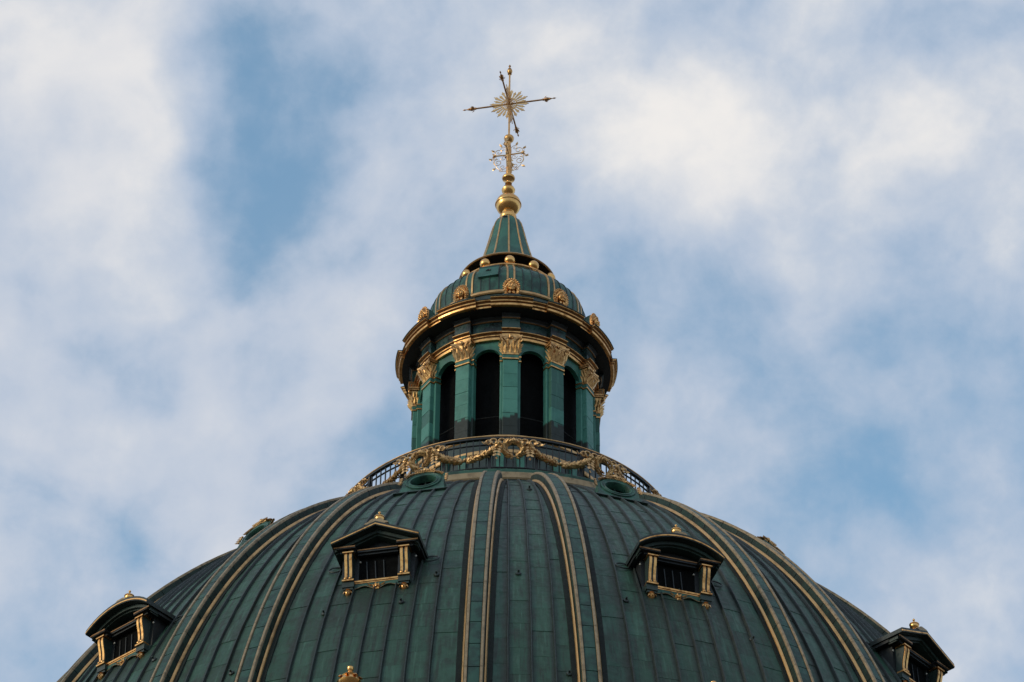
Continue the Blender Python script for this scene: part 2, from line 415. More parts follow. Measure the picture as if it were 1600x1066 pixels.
for k in range(-4, 5):
    base = A0 + 30 * k
    for ci, (c0, c1) in enumerate(NARROW + WIDE):
        if abs(base + (c0 + c1) / 2) > 104: continue
        st = [0.0, .62, .31, .80, .15, .5, .95, .4, .7, .08, .55, .25][ci]
        row = 0; s0 = -st * COURSE + .02
        while s0 < SMAX - .1:
            s1 = min(s0 + COURSE, SMAX - .06); a0 = max(s0, 0.02)
            if s1 - a0 > .15:
                sm = (a0 + s1) / 2; ph = base + (c0 + c1) / 2
                r, z, nr, nz = prof(sm); a = R_(ph)
                P = Vector((r * sin(a), -r * cos(a), z + ZB)); n_ = Vector((nr * sin(a), -nr * cos(a), nz))
                d = P - CAMP; dist = d.length
                area = r * R_(c1 - c0) * (s1 - a0) * max(-(n_.dot(d) / dist), 0) / dist ** 2
                # inside the picture?
                loc = cam.matrix_world.inverted() @ P
                sx, sy = 5000 * loc.x / -loc.z, 5000 * loc.y / -loc.z
                if abs(sx) > 815 or abs(sy) > 545: area = 0
                cells.append((area, k, ci, row, c0, c1, a0, s1, base))
            s0 += COURSE; row += 1
cells.sort(key=lambda c: -c[0])
cache = {}; rest = []
def stain(c0, c1, s):                                                # sheets below a dormer are darker and browner, fading downwards
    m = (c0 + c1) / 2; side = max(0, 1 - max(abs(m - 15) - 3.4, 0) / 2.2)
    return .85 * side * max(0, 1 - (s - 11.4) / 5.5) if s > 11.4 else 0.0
for i, (area, k, ci, row, c0, c1, a0, s1, base) in enumerate(cells):
    if i < 296:
        key = (ci, row, k % 2)
        if key not in cache:
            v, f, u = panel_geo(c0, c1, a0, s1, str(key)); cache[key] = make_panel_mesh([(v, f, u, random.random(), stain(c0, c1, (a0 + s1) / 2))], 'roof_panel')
        part('roof_panel', cache[key], dome, base)
    else:
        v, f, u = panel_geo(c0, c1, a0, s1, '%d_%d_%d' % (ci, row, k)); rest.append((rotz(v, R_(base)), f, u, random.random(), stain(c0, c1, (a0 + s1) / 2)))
part('roof_panel_field', make_panel_mesh(rest, 'roof_panel_field'), dome, kind='stuff')

# --- standing seams between the columns of sheets
def seam_mesh(off):
    mb = MB(); sec = [(-.034, -.02), (-.026, .05), (-.012, .085), (.012, .085), (.026, .05), (.034, -.02)]
    n = 40; m = len(sec); vs = []
    for i in range(n + 1):
        s = SMAX * i / n; wob = .018 * noise.noise((s * .9, off * 3.3, 1.7))
        vs += [spt(s, off, h, u + wob) for u, h in sec]
    mb.add(vs, [(i * m + j, (i + 1) * m + j, (i + 1) * m + j + 1, i * m + j + 1) for i in range(n) for j in range(m - 1)])
    return mb.mesh('seam', M['seam'], 50)
for off in (-2.05, 0, 2.05, 8.7, 10.8, 12.9, 15, 17.1, 19.2, 21.3):
    me = seam_mesh(off)
    for k in range(-4, 5):
        if abs(A0 + 30 * k + off) < 104: part('seam', me, dome, A0 + 30 * k)

# --- meridian ribs
def strip_mesh(name, sec, mat, gap=None, n=56, smooth_deg=40, closed=True, s0=0.0):
    """cross-section (u,h) swept down the dome; with a gap it is cut into short lengths"""
    mb = MB(); m = len(sec)
    def run(a, b, k):
        vs = []
        for i in range(k + 1):
            s = a + (b - a) * i / k; vs += [spt(s, 0, h, u) for u, h in sec]
        fs = [(i * m + j, (i + 1) * m + j, (i + 1) * m + (j + 1) % m, i * m + (j + 1) % m) for i in range(k) for j in range(m)]
        fs += [tuple(range(m)), tuple(range(k * m, k * m + m))[::-1]]
        mb.add(vs, fs)
    if gap is None: run(s0, SMAX, n)
    else:
        L, g_ = gap; s = s0
        while s < SMAX - .05:
            run(s, min(s + L - g_, SMAX), 3); s += L
    return mb.mesh(name, mat, smooth_deg)
rb_body = strip_mesh('rib', [(-.255, -.05), (-.25, .24), (-.215, .265), (.215, .265), (.25, .24), (.255, -.05)], M['rib_green'], (.92, .022))
rb_core = strip_mesh('rib_core', [(-.24, -.06), (-.235, .24), (.235, .24), (.24, -.06)], M['deck'])
rb_mid = strip_mesh('centre_strip', [(-.150, .25), (-.150, .290), (-.12, .300), (.12, .300), (.150, .290), (.150, .25)], M['rib_mid'], (.92, .03))
M['gold_rib'] = mat_gold('rib_fillet_gilding', (.64, .375, .15), (.34, .205, .095), .40, .8, 2.0, .9)
def gilt(sgn): return strip_mesh('gilded_strip', [(sgn * u, h) for u, h in ((.162, .255), (.162, .315), (.172, .328), (.226, .325), (.242, .305), (.244, .255))], M['gold_old'], (1.84, .012))
def fillet(sgn): return strip_mesh('gilded_fillet', [(sgn * u, h) for u, h in ((.25, -.03), (.256, .075), (.272, .095), (.305, .07), (.320, .03), (.320, -.03))], M['gold_rib'])
gl = [gilt(1), gilt(-1)]; fl = [fillet(1), fillet(-1)]
def foot(sgn):  # dark strip where the rib meets the sheets
    return strip_mesh('rib_side_strip', [(sgn * u, h) for u, h in ((.33, -.03), (.335, .030), (.46, .040), (.475, -.03))], M['soot'])
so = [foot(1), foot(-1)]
for k in range(-4, 5):
    for q in (-4.9, 4.9):
        ph = A0 + 30 * k + q
        if abs(ph) > 112: continue
        rb = part('rib', rb_body, dome, ph)
        for nme, me in [('rib_core', rb_core), ('centre_strip', rb_mid), ('gilded_strip', gl[0]), ('gilded_strip', gl[1]), ('gilded_fillet', fl[0]), ('gilded_fillet', fl[1]), ('rib_side_strip', so[0]), ('rib_side_strip', so[1])]:
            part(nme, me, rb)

# --- ring moulding at the head of the dome
zz = lambda z: z - ZB
mb = MB(); mb.lathe([(7.62, zz(60.5)), (7.62, zz(60.98))], 120); mb.arc([(7.4, zz(60.4)), (7.60, zz(60.4)), (7.60, zz(60.99)), (7.4, zz(60.99))], -180, 180, 120)
part('ring_base', mb.mesh('ring_base', M['green_dark'], 40), dome)
mb = MB(); mb.arc([(7.3, zz(60.99)), (7.63, zz(60.99)), (7.66, zz(61.04)), (7.66, zz(61.24)), (7.6, zz(61.29)), (7.3, zz(61.29))], -180, 180, 120)
part('gilded_ring', mb.mesh('gilded_ring', M['gold_old'], 30), dome)
mb = MB(); mb.lathe([(7.55, zz(61.28)), (7.57, zz(61.42)), (7.48, zz(61.5)), (7.1, zz(61.62)), (6.75, zz(61.8)), (6.5, zz(62.05)), (6.4, zz(62.25)), (6.42, zz(62.30)), (6.3, zz(62.36)), (6.0, zz(62.48)), (5.85, zz(62.62)), (5.8, zz(62.76)), (5.6, zz(62.80)), (5.0, zz(62.82)), (3.6, zz(62.84))], 120)
part('cove_moulding', mb.mesh('cove_moulding', M['green'], 30), dome)

# --- roof hooks
hk = MB(); hk.lathe([(.001, .02), (.085, .02), (.075, .05), (.03, .075), (.028, .14), (.001, .15)], 8)
hkm = hk.mesh('roof_hook', M['seam'], 30)
def on_dome(o, s, phi, tilt=True):
    r, z, nr, nz = prof(s); a = R_(phi)
    o.location = (r * sin(a), -r * cos(a), z)
    o.rotation_euler = (math.atan2(nr, nz), 0, a)
for phi, s in ((1.4, 8.7+3.2), (-17.0, 13.3), (-9.6, 13.2), (11.6, 12.9), (23.8, 13.6), (3.5, 4.6), (-22.6-13, 13.2), (5.6, 16.4), (-6.6, 11.9), (-24.8, 15.2), (45.4, 13.6), (-13.4, 16.6), (9.4, 4.4), (-2.0-17, 4.6)):
    o = part('roof_hook', hkm, dome); on_dome(o, s, phi)

# ------------------------------------------------------------------ dormers
def gable(seg, hw, z0, rise, n=14):
    if not seg: return [(-hw, z0), (0, z0 + rise), (hw, z0)]
    rad = (hw * hw + rise * rise) / (2 * rise); th = math.asin(hw / rad)
    return [(rad * sin(-th + 2 * th * i / n), z0 + rise - rad + rad * cos(-th + 2 * th * i / n)) for i in range(n + 1)]
def band(line, t0, t1):
    """closed polygon between a roof line lifted by t0 and by t1"""
    return [(x, z + t0) for x, z in line] + [(x, z + t1) for x, z in line][::-1]
def dormer_meshes(seg):
    D = {}
    rise = .50 if not seg else .44
    ln = gable(seg, 1.2, 1.02, rise)
    b = MB(); b.box(-.98, .98, -.02, .9, -.30, -.045); b.box(-.62, .62, -.05, .6, -.20, -.12)
    for sx in (-1, 1):
        b.box(sx * .76 - .16, sx * .76 + .16, -.19, .3, -.22, -.045); b.box(sx * .76 - .13, sx * .76 + .13, -.16, .3, -.29, -.22)
    D['body_low'] = (b, M['green_dark'], None)
    b = MB()
    for sx in (-1, 1):
        b.box(sx * .76 - .23, sx * .76 + .23, .02, 1.5, -.045, .86); b.box(sx * .58 - .06, sx * .58 + .06, .10, 1.5, -.045, .86)
    b.box(-.99, .99, .0, 1.9, .86, 1.04)
    D['body'] = (b, M['soffit'], None)
    b = MB(); b.exty([(-1.0, 1.03)] + [(x * .82, z) for x, z in gable(seg, 1.2, 1.03, rise - .06)] + [(1.0, 1.03)], .05, 1.9)
    D['tympanum'] = (b, M['soffit'], None)
    b = MB(); b.exty(band(ln, -.02, .115), -.50, 2.4); D['roof'] = (b, M['seam'], 25)
    b = MB(); b.exty(band(ln, .006, .044), -.515, -.502)
    D['gilded_verge'] = (b, M['gold'], None)
    b = MB(); b.exty(band([(x * .95, z - .03) for x, z in ln], -.10, -.0), -.30, 0.02); b.exty(band([(x * .93, z - .10) for x, z in ln], -.07, .0), -.22, .04)
    D['verge_moulding'] = (b, M['green_dark'], 25)
    b = MB()
    for sx in (-1, 1):
        b.exty([(sx * .56, .93), (sx * 1.08, .93), (sx * 1.16, 1.0), (sx * .56, 1.0)], -.36, .0)
        b.exty([(sx * .58, .86), (sx * 1.0, .86), (sx * 1.0, .93), (sx * .58, .93)], -.25, .0)
        # returns of the eaves along the cheeks
        b.box(sx * 1.0 - .0 if sx > 0 else -1.16, 1.16 if sx > 0 else -1.0, 0.0, 1.9, .90, 1.0)
    b.box(-.55, .55, -.16, .0, .90, .985); b.box(-.55, .55, -.10, .0, .84, .90)
    D['cornice'] = (b, M['soffit'], None)
    b = MB()
    for sx in (-1, 1): b.box(sx * .86 - .29, sx * .86 + .29, -.375, -.362, .955, .998)
    b.box(-.55, .55, -.175, -.162, .95, .983)
    D['cornice_gilding'] = (b, M['gold_brown'], None)
    # louvred opening
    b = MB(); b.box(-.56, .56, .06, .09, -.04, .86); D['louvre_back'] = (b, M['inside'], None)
    b = MB()
    for x in (-.28, -.05, .18): b.add([(x + q + d_, y, z) for z, d_ in ((-.04, 0), (.7, -.05)) for y in (.02, .058) for q in (-.013, .013)], [(0, 2, 3, 1), (4, 5, 7, 6), (0, 1, 5, 4), (2, 6, 7, 3), (0, 4, 6, 2), (1, 3, 7, 5)])
    D['mullion'] = (b, M['soffit'], None)
    b = MB(); b.box(-.60, .60, -.12, -.005, -.045, .0); b.box(-.60, .60, -.10, -.005, -.085, -.046); D['sill'] = (b, M['gold'], None)
    b = MB()
    for i in range(25):
        pass
    pts = [(-.62 + 1.24 * i / 24) for i in range(25)]
    low = [(x, -.20 - .05 * cos(x / .62 * pi * 2.0) - .07 * (1 - abs(x) / .62)) for x in pts]
    b.exty([(-.62, -.10)] + low + [(.62, -.10)], -.10, -.052)
    D['apron'] = (b, M['green'], None)
    b = MB(); b.tube([(x, -.105, z) for x, z in low], .011, 5); D['apron_edge'] = (b, M['gold_old'], None)
    b = MB()
    for i in range(7): b.leaf((0, -.11, -.24), (cos(2 * pi * i / 7), 0, sin(2 * pi * i / 7)), (0, -1, 0), .12, .085, .2)
    b.ball((0, -.14, -.24), .035, 8); b.leaf((.1, -.105, -.2), (1, 0, .3), (0, -1, 0), .16, .06); b.leaf((-.1, -.105, -.2), (-1, 0, .3), (0, -1, 0), .16, .06)
    D['rosette'] = (b, M['gold'], None)
    return D
def console_mesh(mat_name):
    b = MB()
    curve = [(-.30, .80), (-.31, .70), (-.295, .62), (-.26, .50), (-.225, .38), (-.20, .26), (-.185, .14), (-.19, .06), (-.20, .0)]
    if mat_name == 'side':
        b.ext([(.03, .82)] + [(y + .012, z) for y, z in curve] + [(.03, 0)], -.115, .115)
        return b.mesh('console', M['green_dark'])
    for x0 in (-.10, .028):
        b.ext([(y + .02, z) for y, z in curve][::-1] + [(y - .012, z) for y, z in curve], x0, x0 + .072)
        b.ball((x0 + .036, -.215, .035), .05, 8)
    b.box(-.15, .15, -.35, -.02, .80, .835); b.box(-.16, .16, -.24, -.02, -.045, .0)
    b.box(-.14, .14, -.22, -.0, .835, .86)
    return b.mesh('flute', M['gold'], 40)
con_side = console_mesh('side'); con_gold = console_mesh('gold')
b = MB(); b.lathe([(.001, -.52), (.03, -.50), (.075, -.46), (.098, -.40), (.09, -.34), (.06, -.305), (.085, -.29), (.001, -.28)], 10)
for i in range(6): b.leaf((.055 * sin(i * pi / 3), -.055 * cos(i * pi / 3), -.31), (sin(i * pi / 3) * .5, -cos(i * pi / 3) * .5, -1), (sin(i * pi / 3), -cos(i * pi / 3), .3), .17, .10, .12)
drop_m = b.mesh('drop', M['gold'], 45)
b = MB(); b.lathe([(.001, .0), (.075, .0), (.08, .03), (.05, .06), (.055, .09), (.105, .13), (.135, .19), (.13, .235), (.145, .25), (.14, .275), (.09, .30), (.05, .335), (.025, .36), (.02, .39), (.036, .41), (.036, .435), (.02, .46), (.001, .465)], 14)
fin_m = b.mesh('finial', M['gold_bright'], 40)
b = MB(); b.exty([(-.34, 0), (-.30, .05), (-.22, .075), (-.17, .14), (-.10, .17), (.10, .17), (.17, .14), (.22, .075), (.30, .05), (.34, 0)], -.40, .12)
fbase_m = b.mesh('finial_base', M['gold_old'], 30)
b = MB()
loop = [(.22 * cos(a) * (1 if True else 1), -.02, .16 * sin(a)) for a in [2 * pi * i / 16 for i in range(16)]]
b.tube(loop, .022, 5, True); loop_m = b.mesh('flashing_loop', M['seam'], 50)
b = MB(); b.ball((0, 0, 0), .026, 8); bolt_m = b.mesh('bolt', M['bolt'])
DM = {}
for seg in (False, True):
    DM[seg] = {k: v[0].mesh(k, v[1], v[2]) for k, v in dormer_meshes(seg).items()}
def dormer(phi, zsill, seg, label, scale=1.0, out_=.06):
    s = s_at_z(zsill); r, z, nr, nz = prof(s); a = R_(phi); Rf = r + out_
    d = bpy.data.objects.new('dormer', None); COL.objects.link(d); d.parent = dome; d.empty_display_size = .3
    d.location = (Rf * sin(a), -Rf * cos(a), z); d.rotation_euler = (0, 0, a); d.scale = (scale,) * 3
    d['label'] = label
    names = {'body_low': 'sill_base', 'body': 'cheek_wall'}
    for k, me in DM[seg].items(): part(names.get(k, k), me, d)
    for sx in (-1, 1):
        part('console', con_side, d, 0, (sx * .76, 0, 0)); part('gilded_flute', con_gold, d, 0, (sx * .76, 0, 0))
        part('drop', drop_m, d, 0, (sx * .76, -.13, 0))
        o = part('flashing_loop', loop_m, d, 0, (sx * 1.30, .55, .93)); o.rotation_euler = (-R_(31), 0, 0)
        part('bolt', bolt_m, d, 0, (sx * .76 + (.27 if sx > 0 else .27) * (1 if phi < 0 else -1), -.03, .66))
    top = 1.02 + (.50 if not seg else .44) + .08
    part('finial_base', fbase_m, d, 0, (0, -.02, top + .0)); part('finial', fin_m, d, 0, (0, -.1, top + .17))
    return d
dormer(A0 - 14.85, 51.60, False, 'dormer with triangular pediment, left of the middle ribs')
dormer(A0 + 14.65, 51.58, True, 'dormer with curved pediment, right of the middle ribs')
dormer(A0 - 43.5, 51.44, True, 'dormer with curved pediment on the far left edge')
dormer(A0 + 44.4, 51.52, False, 'dormer with triangular pediment on the far right edge')

# lower, larger lucarnes whose heads only just reach the frame
lf = MB(); lf.lathe([(.001, 0), (.20, 0), (.22, .06), (.14, .12), (.15, .18), (.26, .26), (.30, .36), (.27, .44), (.20, .50), (.22, .54), (.13, .62), (.07, .68), (.06, .72), (.085, .76), (.085, .82), (.04, .87), (.001, .88)], 16)
for i in range(8):
    aa = 2 * pi * i / 8; lf.leaf((.2 * sin(aa), -.2 * cos(aa), .50), (sin(aa), -cos(aa), -.55), (sin(aa), -cos(aa), .8), .16, .13, .1)
lfm = lf.mesh('finial', M['gold_bright'], 40)
def lucarne(phi, ztip, label):
    zt = ztip - ZB; r, z, nr, nz = prof(s_at_z(ztip - 1.0)); a = R_(phi); Rf = r + .35
    d = bpy.data.objects.new('lower_dormer', None); COL.objects.link(d); d.parent = dome; d.empty_display_size = .3
    d.location = (Rf * sin(a), -Rf * cos(a), zt - .88); d.rotation_euler = (0, 0, a); d['label'] = label
    b = MB(); b.exty([(-1.3, -3.2), (-1.3, -1.0)] + [(1.3 * -cos(pi * i / 16), -1.0 + .9 * sin(pi * i / 16)) for i in range(17)] + [(1.3, -3.2)], -.2, 1.2)
    part('housing', b.mesh('housing', M['green'], 30), d)
    b = MB(); b.tube([(1.32 * -cos(pi * i / 16), -.22, -1.0 + .92 * sin(pi * i / 16)) for i in range(17)], .07, 6)
    part('gilded_hood', b.mesh('gilded_hood', M['gold'], 40), d)
    b = MB(); b.lathe([(.001, -.02), (.75, -.02), (.8, .03)], 24, Matrix.Translation((0, -.2, -1.7)) @ Matrix.Rotation(pi / 2, 4, 'X')); part('pane', b.mesh('pane', M['glass'], 30), d)
    part('finial', lfm, d)
lucarne(A0 - 15, 47.48, 'lower dormer with a gold finial, only the tip in view')
lucarne(A0 + 15, 47.40, 'lower dormer below the curved dormer')

# ------------------------------------------------------------------ oval windows at the head of the dome
def ring(b, ax, az, tube_pr, n=36):
    """(offset outwards, y) section swept round an ellipse in the x-z plane"""
    m = len(tube_pr); vs = []
    for i in range(n):
        a = 2 * pi * i / n
        for o, y in tube_pr: vs.append(((ax + o) * cos(a), y, (az + o) * sin(a)))
    b.add(vs, [(i * m + j, i * m + (j + 1) % m, ((i + 1) % n) * m + (j + 1) % m, ((i + 1) % n) * m + j) for i in range(n) for j in range(m)])
OM = {}
b = MB(); OX, OZ = .48, .38
ring(b, OX, OZ, [(0, 0), (.02, -.05), (.07, -.06), (.09, -.03), (.13, -.03), (.16, -.06), (.20, -.05), (.21, .05), (0, .25)]); OM['frame'] = b.mesh('frame', M['green'], 35)
b = MB(); outer = [(-.98, -.80), (-.88, -.70), (-.80, -.35)] + [(.80 * -cos(pi * i / 18), .0 + .66 * sin(pi * i / 18)) for i in range(19)] + [(.80, -.35), (.88, -.70), (.98, -.80)]
def holed(b, outer, ax, az, y0, y1):
    n = len(outer); vs = []
    for y in (y0, y1):
        vs += [(x, y, z) for x, z in outer]
        for x, z in outer:
            a = atan2(z / az, x / ax); vs.append((ax * cos(a), y, az * sin(a)))
    fs = []
    for i in range(n):
        j = (i + 1) % n
        fs += [(i, j, n + j, n + i), (2 * n + i, 3 * n + i, 3 * n + j, 2 * n + j), (i, 2 * n + i, 2 * n + j, j), (n + i, n + j, 3 * n + j, 3 * n + i)]
    b.add(vs, fs)
holed(b, outer, OX + .1, OZ + .1, 0.0, 1.1); OM['housing'] = b.mesh('housing', M['green'], 30)
b = MB(); b.box(-1.04, 1.04, -.09, .5, -.86, -.82); b.box(-1.0, 1.0, -.05, .5, -.818, -.80); OM['ledge'] = b.mesh('ledge', M['green_dark'])
b = MB(); b.lathe([(.001, .0), (1.0, .0)], 28, Matrix.Translation((0, .30, 0)) @ Matrix.Diagonal((OX + .05, 1, OZ + .05, 1)) @ Matrix.Rotation(pi / 2, 4, 'X')); OM['pane'] = b.mesh('pane', M['glass'])
b = MB(); b.box(-.02, .02, .22, .29, -OZ, OZ); b.box(-OX, OX, .22, .29, -.02, .02); OM['glazing_bar'] = b.mesh('glazing_bar', M['green_dark'])
b = MB()
for sx in (-1, 1):
    for i in range(16):
        f = i / 15; a = pi * .5 - sx * (f * 1.25); x, z = .84 * cos(a), .70 * sin(a)
        if f > .74: x = sx * (.84 + .10 * (f - .74)); z = .70 * sin(pi * .5 - 1.25 * .74) - (f - .74) * 1.9
        for q in (-1, 1):
            b.leaf((x, -.03, z), (sx * .6, -.35, -.75 if f > .3 else .1), (0, -1, .4 * q), .17, .12, .2)
        b.ball((x, -.03, z), .055, 6)
b.ball((0, -.06, .78), .10, 8); b.ball((-.13, -.05, .74), .08, 8); b.ball((.13, -.05, .74), .08, 8)
OM['garland'] = b.mesh('garland', M['gold_leafy'], 60)
def oculus(phi, label):
    d = bpy.data.objects.new('oval_window', None); COL.objects.link(d); d.parent = dome; d.empty_display_size = .3
    a = R_(phi); Rf = 10.9; d.location = (Rf * sin(a), -Rf * cos(a), 58.52 - ZB); d.rotation_euler = (R_(-24), 0, a); d.scale = (.78,) * 3; d['label'] = label
    for k, me in OM.items(): part(k, me, d)
for k, side in ((-1, 'left oval window in a gold garland under the railing'), (0, 'right oval window in a gold garland under the railing'), (-2, 'oval window showing behind the ribs on the left skyline'), (1, 'oval window peeping over the right skyline')):
    oculus(A0 + 15 + 30 * k, side)

# ------------------------------------------------------------------ balcony railing
ZR = 63.06
rail = thing('balcony_railing', 'round black iron balcony railing hung with gold garlands, at the foot of the lantern', 'railing', (0, 0, ZR))
RR = 5.6
def rail_ring(name, r0, r1, z0, z1, mat):
    mb = MB(); b_ = .012
    mb.arc([(r0, z0 - ZR), (r1, z0 - ZR), (r1 + b_, z0 - ZR + b_), (r1 + b_, z1 - ZR - b_), (r1, z1 - ZR), (r0, z1 - ZR)], -180, 180, 120)
    part(name, mb.mesh(name, mat, 30), rail)
rail_ring('handrail', RR - .05, RR + .05, 64.12, 64.20, M['black'])
rail_ring('handrail_cap', RR - .06, RR + .06, 64.202, 64.25, M['gold_mid'])
rail_ring('upper_rail', RR - .02, RR + .02, 63.90, 63.94, M['black'])
rail_ring('lower_rail', RR - .03, RR + .03, 62.98, 63.03, M['black'])
rail_ring('kerb', RR - .1, RR + .08, 62.80, 62.90, M['black'])
mb = MB(); mb.box(-.017, .017, -RR - .017, -RR + .017, 62.9 - ZR, 64.12 - ZR); bal = mb.mesh('baluster', M['black'])
mb = MB(); mb.box(-.05, .05, -RR - .05, -RR + .05, 62.9 - ZR, 64.12 - ZR); post = mb.mesh('post', M['black'])
NB = 168
for i in range(NB):
    p = (A0 + 360 * i / NB + 180) % 360 - 180
    part('baluster', bal, rail, p)
for k in range(24): part('post', post, rail, A0 + 15 * k + 7.5)
GR = 5.72; GZ = lambda z: z - .17 - ZR
def gpt(dphi, z, o=0.0):
    a = R_(dphi); r = GR + o; return Vector((r * sin(a), -r * cos(a), GZ(z)))
def onrm(dphi): a = R_(dphi); return Vector((sin(a), -cos(a), 0))
rg = random.Random(3)
def swag_mesh():
    b = MB(); pts = []
    for i in range(31):
        f = i / 30; d = 4.6 + 20.8 * f; z = 63.98 - .56 * sin(pi * f) ** .8 * 1.0
        pts.append(gpt(d, z)); 
    rad = [.020 + .022 * sin(pi * i / 30) for i in range(31)]
    b.tube(pts, rad, 7)
    for i in range(1, 30):
        f = i / 30; d = 4.6 + 20.8 * f; tdir = (pts[i + 1] - pts[i - 1]).normalized() * (-1 if f < .5 else 1); n_ = onrm(d)
        for q in range(6):
            a = -1.5 + 3.0 * q / 5 + rg.uniform(-.3, .3); side = Vector((0, 0, 1)) * sin(a) + n_ * cos(a)
            b.leaf(pts[i] + side * rad[i] * .7, tdir * rg.uniform(.7, 1.1) + side * .62 + Vector((rg.uniform(-.15, .15), 0, rg.uniform(-.15, .15))), side, .17 + rg.random() * .05, .11, rg.uniform(.0, .25))
    b.ball(gpt(15, 63.42, .07), .06, 7)
    return b.mesh('swag', M['gold_leafy'], 70)
def wreath_mesh():
    b = MB(); c = Vector((0, -GR - .02, GZ(63.80))); r0 = .29
    pts = [c + Vector((r0 * sin(2 * pi * i / 28), 0, r0 * cos(2 * pi * i / 28))) for i in range(28)]
    b.tube(pts, .022, 6, True)
    for i in range(28):
        a = 2 * pi * i / 28; sgn = 1 if a < pi else -1
        tdir = Vector((cos(a), 0, -sin(a))) * sgn; o = Vector((sin(a), 0, cos(a)))
        for q in (-1, 0, 1):
            sd = (o * q + Vector((0, -1, 0)) * (1 - .6 * abs(q))).normalized()
            b.leaf(pts[i] + sd * .035, -tdir * rg.uniform(.6, 1.0) + sd * .62 + o * rg.uniform(-.2, .2), sd, .14 + rg.random() * .05, .10, rg.uniform(.0, .25))
    return b.mesh('wreath', M['gold_leafy'], 70)
def drop_mesh(sx):
    b = MB(); x0 = sx * .52
    for i in range(4):
        z = GZ(63.97 - .12 * i)
        for q in (-1, 1):
            b.leaf((x0 + q * .02, -GR - .03 - .01 * i, z), (q * rg.uniform(.5, .8), -.15, -1), (q * .3, -1, .1), rg.uniform(.20, .25) - .015 * i, .13, .15)
    b.leaf((x0, -GR - .03, GZ(63.5)), (0, 0, -1), (0, -1, 0), .16, .09)
    b.ball((x0, -GR - .06, GZ(64.0)), .07, 8)
    return b.mesh('leaf_drop', M['gold_leafy'], 70)
def bow_mesh():
    b = MB()
    for sx in (-1, 1):
        for (x, z, r) in ((.17, 64.10, .085), (.36, 64.09, .10), (.62, 64.07, .10), (.78, 64.02, .07)):
            n = 12; b.tube([(sx * x + r * cos(2 * pi * i / n), -GR - .04 - .03 * sin(2 * pi * i / n), GZ(z) + r * .75 * sin(2 * pi * i / n)) for i in range(n)], .032, 5, True)
            b.leaf((sx * x, -GR - .05, GZ(z)), (sx, -.2, -.5), (0, -1, 0), .2, .11, .3)
        b.tube([(sx * (.78 + .03 * i), -GR, GZ(64.03) + .045 * sin(i * 1.1)) for i in range(8)], .016, 5)
    b.ball((0, -GR - .06, GZ(64.12)), .09, 9)
    return b.mesh('ribbon_bow', M['gold_leafy'], 60)
sw, wr, dr, bw = swag_mesh(), wreath_mesh(), [drop_mesh(-1), drop_mesh(1)], bow_mesh()
for k in range(-3, 4):
    p = A0 + 30 * k
    part('wreath', wr, rail, p); part('ribbon_bow', bw, rail, p); part('leaf_drop', dr[0], rail, p); part('leaf_drop', dr[1], rail, p)
    if k < 3: part('swag', sw, rail, p)
part('swag', sw, rail, A0 - 120); part('swag', sw, rail, A0 + 90)

# ------------------------------------------------------------------ lantern
ZL = 66.2 - 0.0
lan = thing('lantern', 'round green lantern with open arches, gold capitals and a gold edged cornice, above the balcony', 'lantern', (0, 0, ZL))
L_ = lambda z: z - ZL
def LP(pts): return [(r, z - ZL) for r, z in pts]
mb = MB(); mb.lathe(LP([(3.66, 62.8), (3.62, 63.2), (3.6, 64.6), (3.5, 65.2), (3.46, 65.86)]), 96); part('plinth', mb.mesh('plinth', M['green_dark'], 35), lan)
mb = MB(); mb.arc(LP([(3.3, 65.22), (3.54, 65.22), (3.56, 65.25), (3.56, 65.36), (3.3, 65.38)]), -180, 180, 96); part('gilded_plinth_band', mb.mesh('gilded_plinth_band', M['gold_mid'], 30), lan)
mb = MB()
for k in range(12):
    for q in (-5.2, 5.2):
        a = R_(A0 + 30 * k + q); mb.box(-.12, .12, -3.66, -3.4, L_(63.1), L_(65.2), Matrix.Rotation(a, 4, 'Z'))
part('plinth_panel', mb.mesh('plinth_panel', M['pale']), lan, kind='stuff')
mb = MB(); mb.arc(LP([(2.3, 65.86), (3.42, 65.86), (3.48, 65.92), (3.48, 66.02), (3.36, 66.09), (2.3, 66.09)]), -180, 180, 96); part('gilded_base_ring', mb.mesh('gilded_base_ring', M['gold_mid'], 30), lan)
for nm, pr in (('inner_floor', [(2.75, 66.1), (.01, 66.1)]), ('inner_vault', [(2.72, 70.35), (1.6, 70.6), (.01, 70.7)]), ('inner_sky_blocker', [(2.48, 66.1), (2.48, 70.6)]), ('inner_drum', [(2.72, 70.2), (2.72, 71.3)])):  # added closed cylinder just inside the arches blocks the sky, keeping them black
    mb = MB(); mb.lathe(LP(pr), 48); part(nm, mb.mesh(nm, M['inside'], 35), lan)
# piers: back mass and facing sheets
mb = MB(); mb.bbox(-.335, .335, -3.0, -2.80, L_(66.09), L_(70.46), .02); pier = mb.mesh('pier', M['pil'])
b = MB(); b.bbox(-.235, .235, -3.13, -2.98, L_(66.2), L_(69.72), .015); pcore = b.mesh('pilaster_core', M['deck'])
heights = [66.20, 66.66, 67.20, 67.78, 68.30, 68.86, 69.46]
facing = []
for i in range(len(heights) - 1):
    b = MB(); b.bbox(-.25, .25, -3.155 + (.006 if i % 2 else 0), -2.97, L_(heights[i] + .006), L_(heights[i + 1] - .006), .018); facing.append(b.mesh('facing_sheet', M['pil']))
b = MB(); b.box(-.285, .285, -3.20, -2.96, L_(66.09), L_(66.20)); b.box(-.36, .36, -3.06, -2.78, L_(66.09), L_(66.15)); pbase = b.mesh('pilaster_base', M['gold'])
b = MB()
for z in (69.47, 69.66):
    b.bbox(-.275, .275, -3.19, -2.96, L_(z), L_(z + .045), .02); b.box(-.36, .36, -3.035, -2.79, L_(z), L_(z + .045))
